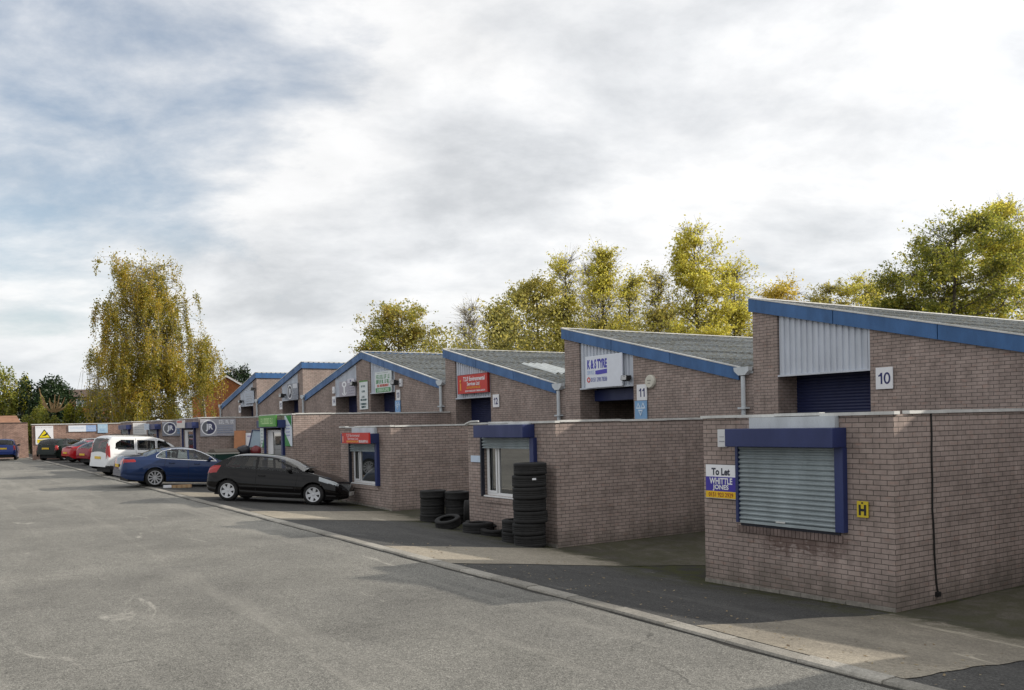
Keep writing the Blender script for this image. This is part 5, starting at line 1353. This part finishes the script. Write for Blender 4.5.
# low foliage filling the belt behind the workshops
def thicket():
    nr=np.random.RandomState(8); P=[]
    for px in np.arange(440,1040,4):
        dp=68+nr.uniform(-6,10); x,y=at(px,dp); zt=height(px,(300 if px>485 else 330) if px<760 else 303,dp)*nr.uniform(.70,1.06)
        n=420; q=np.stack([x+nr.normal(0,1.3,n),y+nr.normal(0,1.3,n),zt*np.sqrt(nr.uniform(.05,1,n))],1); P.append(q)
    me=leaf_cloud(np.concatenate(P),.12,5); me.materials.append(LM_olive)
    o=bpy.data.objects.new('undergrowth',me); col.objects.link(o); o['kind']='stuff'
thicket()
def shrub(name,label,px,depth,ytop,wpx,lm,n,size,seed,zbase=.8,lobes=7,cat='shrub',group='shrubs behind the end wall',flat=.8,stems=True):
    x,y=at(px,depth); Ht=height(px,ytop,depth)-zbase; Wd=wpx/FPX*depth
    rt=empty(name,(x,y,zbase)); tag(rt,label,cat,group); nr=np.random.RandomState(seed); r=random.Random(seed)
    P=[]; 
    for i in range(lobes):
        a=r.uniform(0,6.28); q=r.uniform(.0,.62); c=np.array([math.cos(a)*q*Wd,math.sin(a)*q*Wd*flat,Ht*r.uniform(.28,.74)])
        rad=np.array([Wd*r.uniform(.3,.5),Wd*flat*r.uniform(.3,.5),Ht*r.uniform(.2,.3)])
        v=nr.normal(size=(n//lobes,3)); v/=np.linalg.norm(v,axis=1)[:,None]; v*=nr.uniform(.55,1.08,(n//lobes,1))
        P.append(c+v*rad)
    P=np.concatenate(P); P=P[P[:,2]>.1]
    me=leaf_cloud(P,size,seed); me.materials.append(lm); o=bpy.data.objects.new('crown',me); col.objects.link(o); o.parent=rt
    b=MB()
    for i in range(9):
        a=r.uniform(0,6.28); q=r.uniform(.2,.8)
        b.tube([(0,0,-.3),(math.cos(a)*Wd*q*.4,math.sin(a)*Wd*q*.4,Ht*.45),(math.cos(a)*Wd*q,math.sin(a)*Wd*q*flat,Ht*r.uniform(.7,.95))],[.05,.03,.008],4,cap=False)
    b.build('stems',BK,rt,uv=False); return rt
shrub('bush','pale green leafy bush at the left edge above the tiled ridge',6,90,366,18,LM_hedge,5000,.14,51,lobes=9)
shrub('conifer','broad dark green conifer bush at the left',50,92,372,38,LM_conifer,24000,.13,52,lobes=18,cat='conifer')
shrub('conifer','golden topped conifer bush behind the left end of the dark one',27,97,371,17,LM_goldhedge,4500,.13,53,lobes=7,cat='conifer')
k=0
labs=['green hedge bush left of the bare tan branches','yellow green hedge bush below the bare tan branches','hedge bush above the warning board','golden green hedge bush above the blue and white board','yellow green hedge bush in front of the low far houses','dark green hedge bush above the square light blue board','low hedge bush at the foot of the birch','dark hedge bush between the birch and the emblem boards']
for px,yt,w,lm,dp in ((31,402,13,LM_hedge,84),(50,404,13,LM_hedge,82),(42,398,11,LM_hedge,86),(72,403,14,LM_goldhedge,82),(96,405,14,LM_hedge,84),(118,408,14,LM_conifer,86),(140,410,14,LM_hedge,84),(168,404,18,LM_hedge,88)):
    shrub('hedge_bush',labs[k],px,dp,yt,w,lm,3400,.10,60+k,lobes=6,cat='bush'); k+=1
# sawn bare branches sticking out of the hedge
x,y=at(54,83); rt=empty('bare_shrub',(x,y,1.0)); tag(rt,'bare shrub of tan cut branches sticking out of the hedge','shrub')
b=MB(); r=random.Random(4); h=lambda yy: height(54,yy,83)-1.0
for (dx,yt) in ((-12,388),(-9,396),(-3,398),(2,394),(6,395),(11,397),(17,399),(20,400),(-1,403),(9,402)):
    X=dx/FPX*83; b.tube([(X*.1,0,h(412)),(X*.55,-.1,h(408)),(X*.85,.05,h(yt)*.55+h(408)*.45),(X,.0,h(yt))],[.08,.07,.055,.03],6)
    b.tube([(X*.6,0,h(407)),(X*.6+r.uniform(-.7,.7),.1,h(401))],[.045,.02],5)
b.build('branches',bark('cut_tan_wood',(.26,.17,.08),(.42,.29,.15)),rt,uv=False)
# ------------------------------------------------------------------ light and sky
to_sun=Vector((1,-.37,.430)).normalized()
el=math.asin(to_sun.z); az=math.atan2(to_sun.x,to_sun.y)
sd=bpy.data.lights.new('sun','SUN'); sd.energy=SUN; sd.angle=R(.55); sd.color=(1,.915,.80)
so=bpy.data.objects.new('sun',sd); col.objects.link(so); so.rotation_euler=to_sun.to_track_quat('Z','Y').to_euler(); so.location=(40,-10,30)
w=bpy.data.worlds.new('World'); scene.world=w; w.use_nodes=True; N=w.node_tree.nodes; L=w.node_tree.links
bg=N['Background']; out=N['World Output']
sky=N.new('ShaderNodeTexSky'); sky.sky_type='NISHITA'; sky.sun_disc=False; sky.sun_elevation=el; sky.sun_rotation=az; sky.air_density=1.; sky.dust_density=.6; sky.ozone_density=1.0
L.new(sky.outputs[0],bg.inputs['Color']); bg.inputs['Strength'].default_value=.15
tc=N.new('ShaderNodeTexCoord'); D=tc.outputs['Generated']
sx=N.new('ShaderNodeSeparateXYZ'); L.new(D,sx.inputs[0])
zz=math_(N,L,'ADD',math_(N,L,'MAXIMUM',sx.outputs[2],0.0),.30)
cv=N.new('ShaderNodeCombineXYZ'); L.new(math_(N,L,'DIVIDE',sx.outputs[0],zz),cv.inputs[0]); L.new(math_(N,L,'DIVIDE',sx.outputs[1],zz),cv.inputs[1])
# cloud plane turned so that its first axis runs across the view
mp=N.new('ShaderNodeMapping'); mp.inputs['Rotation'].default_value=(0,0,YAW); L.new(cv.outputs[0],mp.inputs['Vector'])
PV=mp.outputs[0]
c1=noise(N,L,vmul(N,L,PV,(.75,.9,1)),1.0,8,.55,.5)
c2=noise(N,L,vmul(N,L,PV,(2.6,3.2,1)),1.0,10,.60,.15)
mpo=N.new('ShaderNodeMapping'); mpo.inputs['Location'].default_value=(7.3,2.1,0); mpo.inputs['Scale'].default_value=(1.5,1.8,1); L.new(PV,mpo.inputs['Vector'])
c3=noise(N,L,mpo.outputs[0],1.0,9,.58,.4)
# blue openings lie towards the left of the row
sp=N.new('ShaderNodeSeparateXYZ'); L.new(PV,sp.inputs[0])
dl=N.new('ShaderNodeVectorMath'); dl.operation='DOT_PRODUCT'; L.new(D,dl.inputs[0]); dl.inputs[1].default_value=tuple(BLUEDIR.normalized())
hole=ramp(N,L,dl.outputs['Value'],(HOLE0,0.),(HOLE1,1.))
cover=math_(N,L,'SUBTRACT',math_(N,L,'ADD',math_(N,L,'MULTIPLY',c1,.55),math_(N,L,'MULTIPLY',c2,.45)),math_(N,L,'MULTIPLY',hole,.23))
fac=ramp(N,L,cover,(.24,0.),(.40,1.))
base=ramp(N,L,math_(N,L,'ADD',math_(N,L,'MULTIPLY',c3,.58),math_(N,L,'MULTIPLY',c2,.42)),(.36,GREY),(.46,MIDC),(.555,BRIGHT))
thin=ramp(N,L,c2,(.35,.90),(.62,1.05))
cc=mixc(N,L,1.0,base,thin,'MULTIPLY')
# pale milky light low down
hz=ramp(N,L,sx.outputs[2],(.0,1.),(.16,0.))
cc=mixc(N,L,math_(N,L,'MULTIPLY',hz,.55),cc,(.70,.78,.84))
# the cloud round the sun is brighter
ds=N.new('ShaderNodeVectorMath'); ds.operation='DOT_PRODUCT'; L.new(D,ds.inputs[0]); ds.inputs[1].default_value=tuple(to_sun)
cc=mixc(N,L,1.0,cc,ramp(N,L,ds.outputs['Value'],(.0,.92),(.6,1.0),(.95,1.25)),'MULTIPLY')
b2=N.new('ShaderNodeBackground'); L.new(cc,b2.inputs['Color']); b2.inputs['Strength'].default_value=1.0
mx=N.new('ShaderNodeMixShader'); L.new(math_(N,L,'ADD',math_(N,L,'ADD',math_(N,L,'MULTIPLY',fac,.68),.26),math_(N,L,'MULTIPLY',hz,.15)),mx.inputs[0]); L.new(bg.outputs[0],mx.inputs[1]); L.new(b2.outputs[0],mx.inputs[2])
L.new(mx.outputs[0],out.inputs['Surface'])
vs=scene.view_settings; vs.view_transform='Standard'; vs.look='None'; vs.exposure=0; vs.gamma=1; vs.use_curve_mapping=False
cy=scene.cycles
cy.max_bounces=6; cy.diffuse_bounces=3; cy.glossy_bounces=3; cy.transmission_bounces=3; cy.transparent_max_bounces=8
cy.use_denoising=True; cy.caustics_reflective=False; cy.caustics_refractive=False
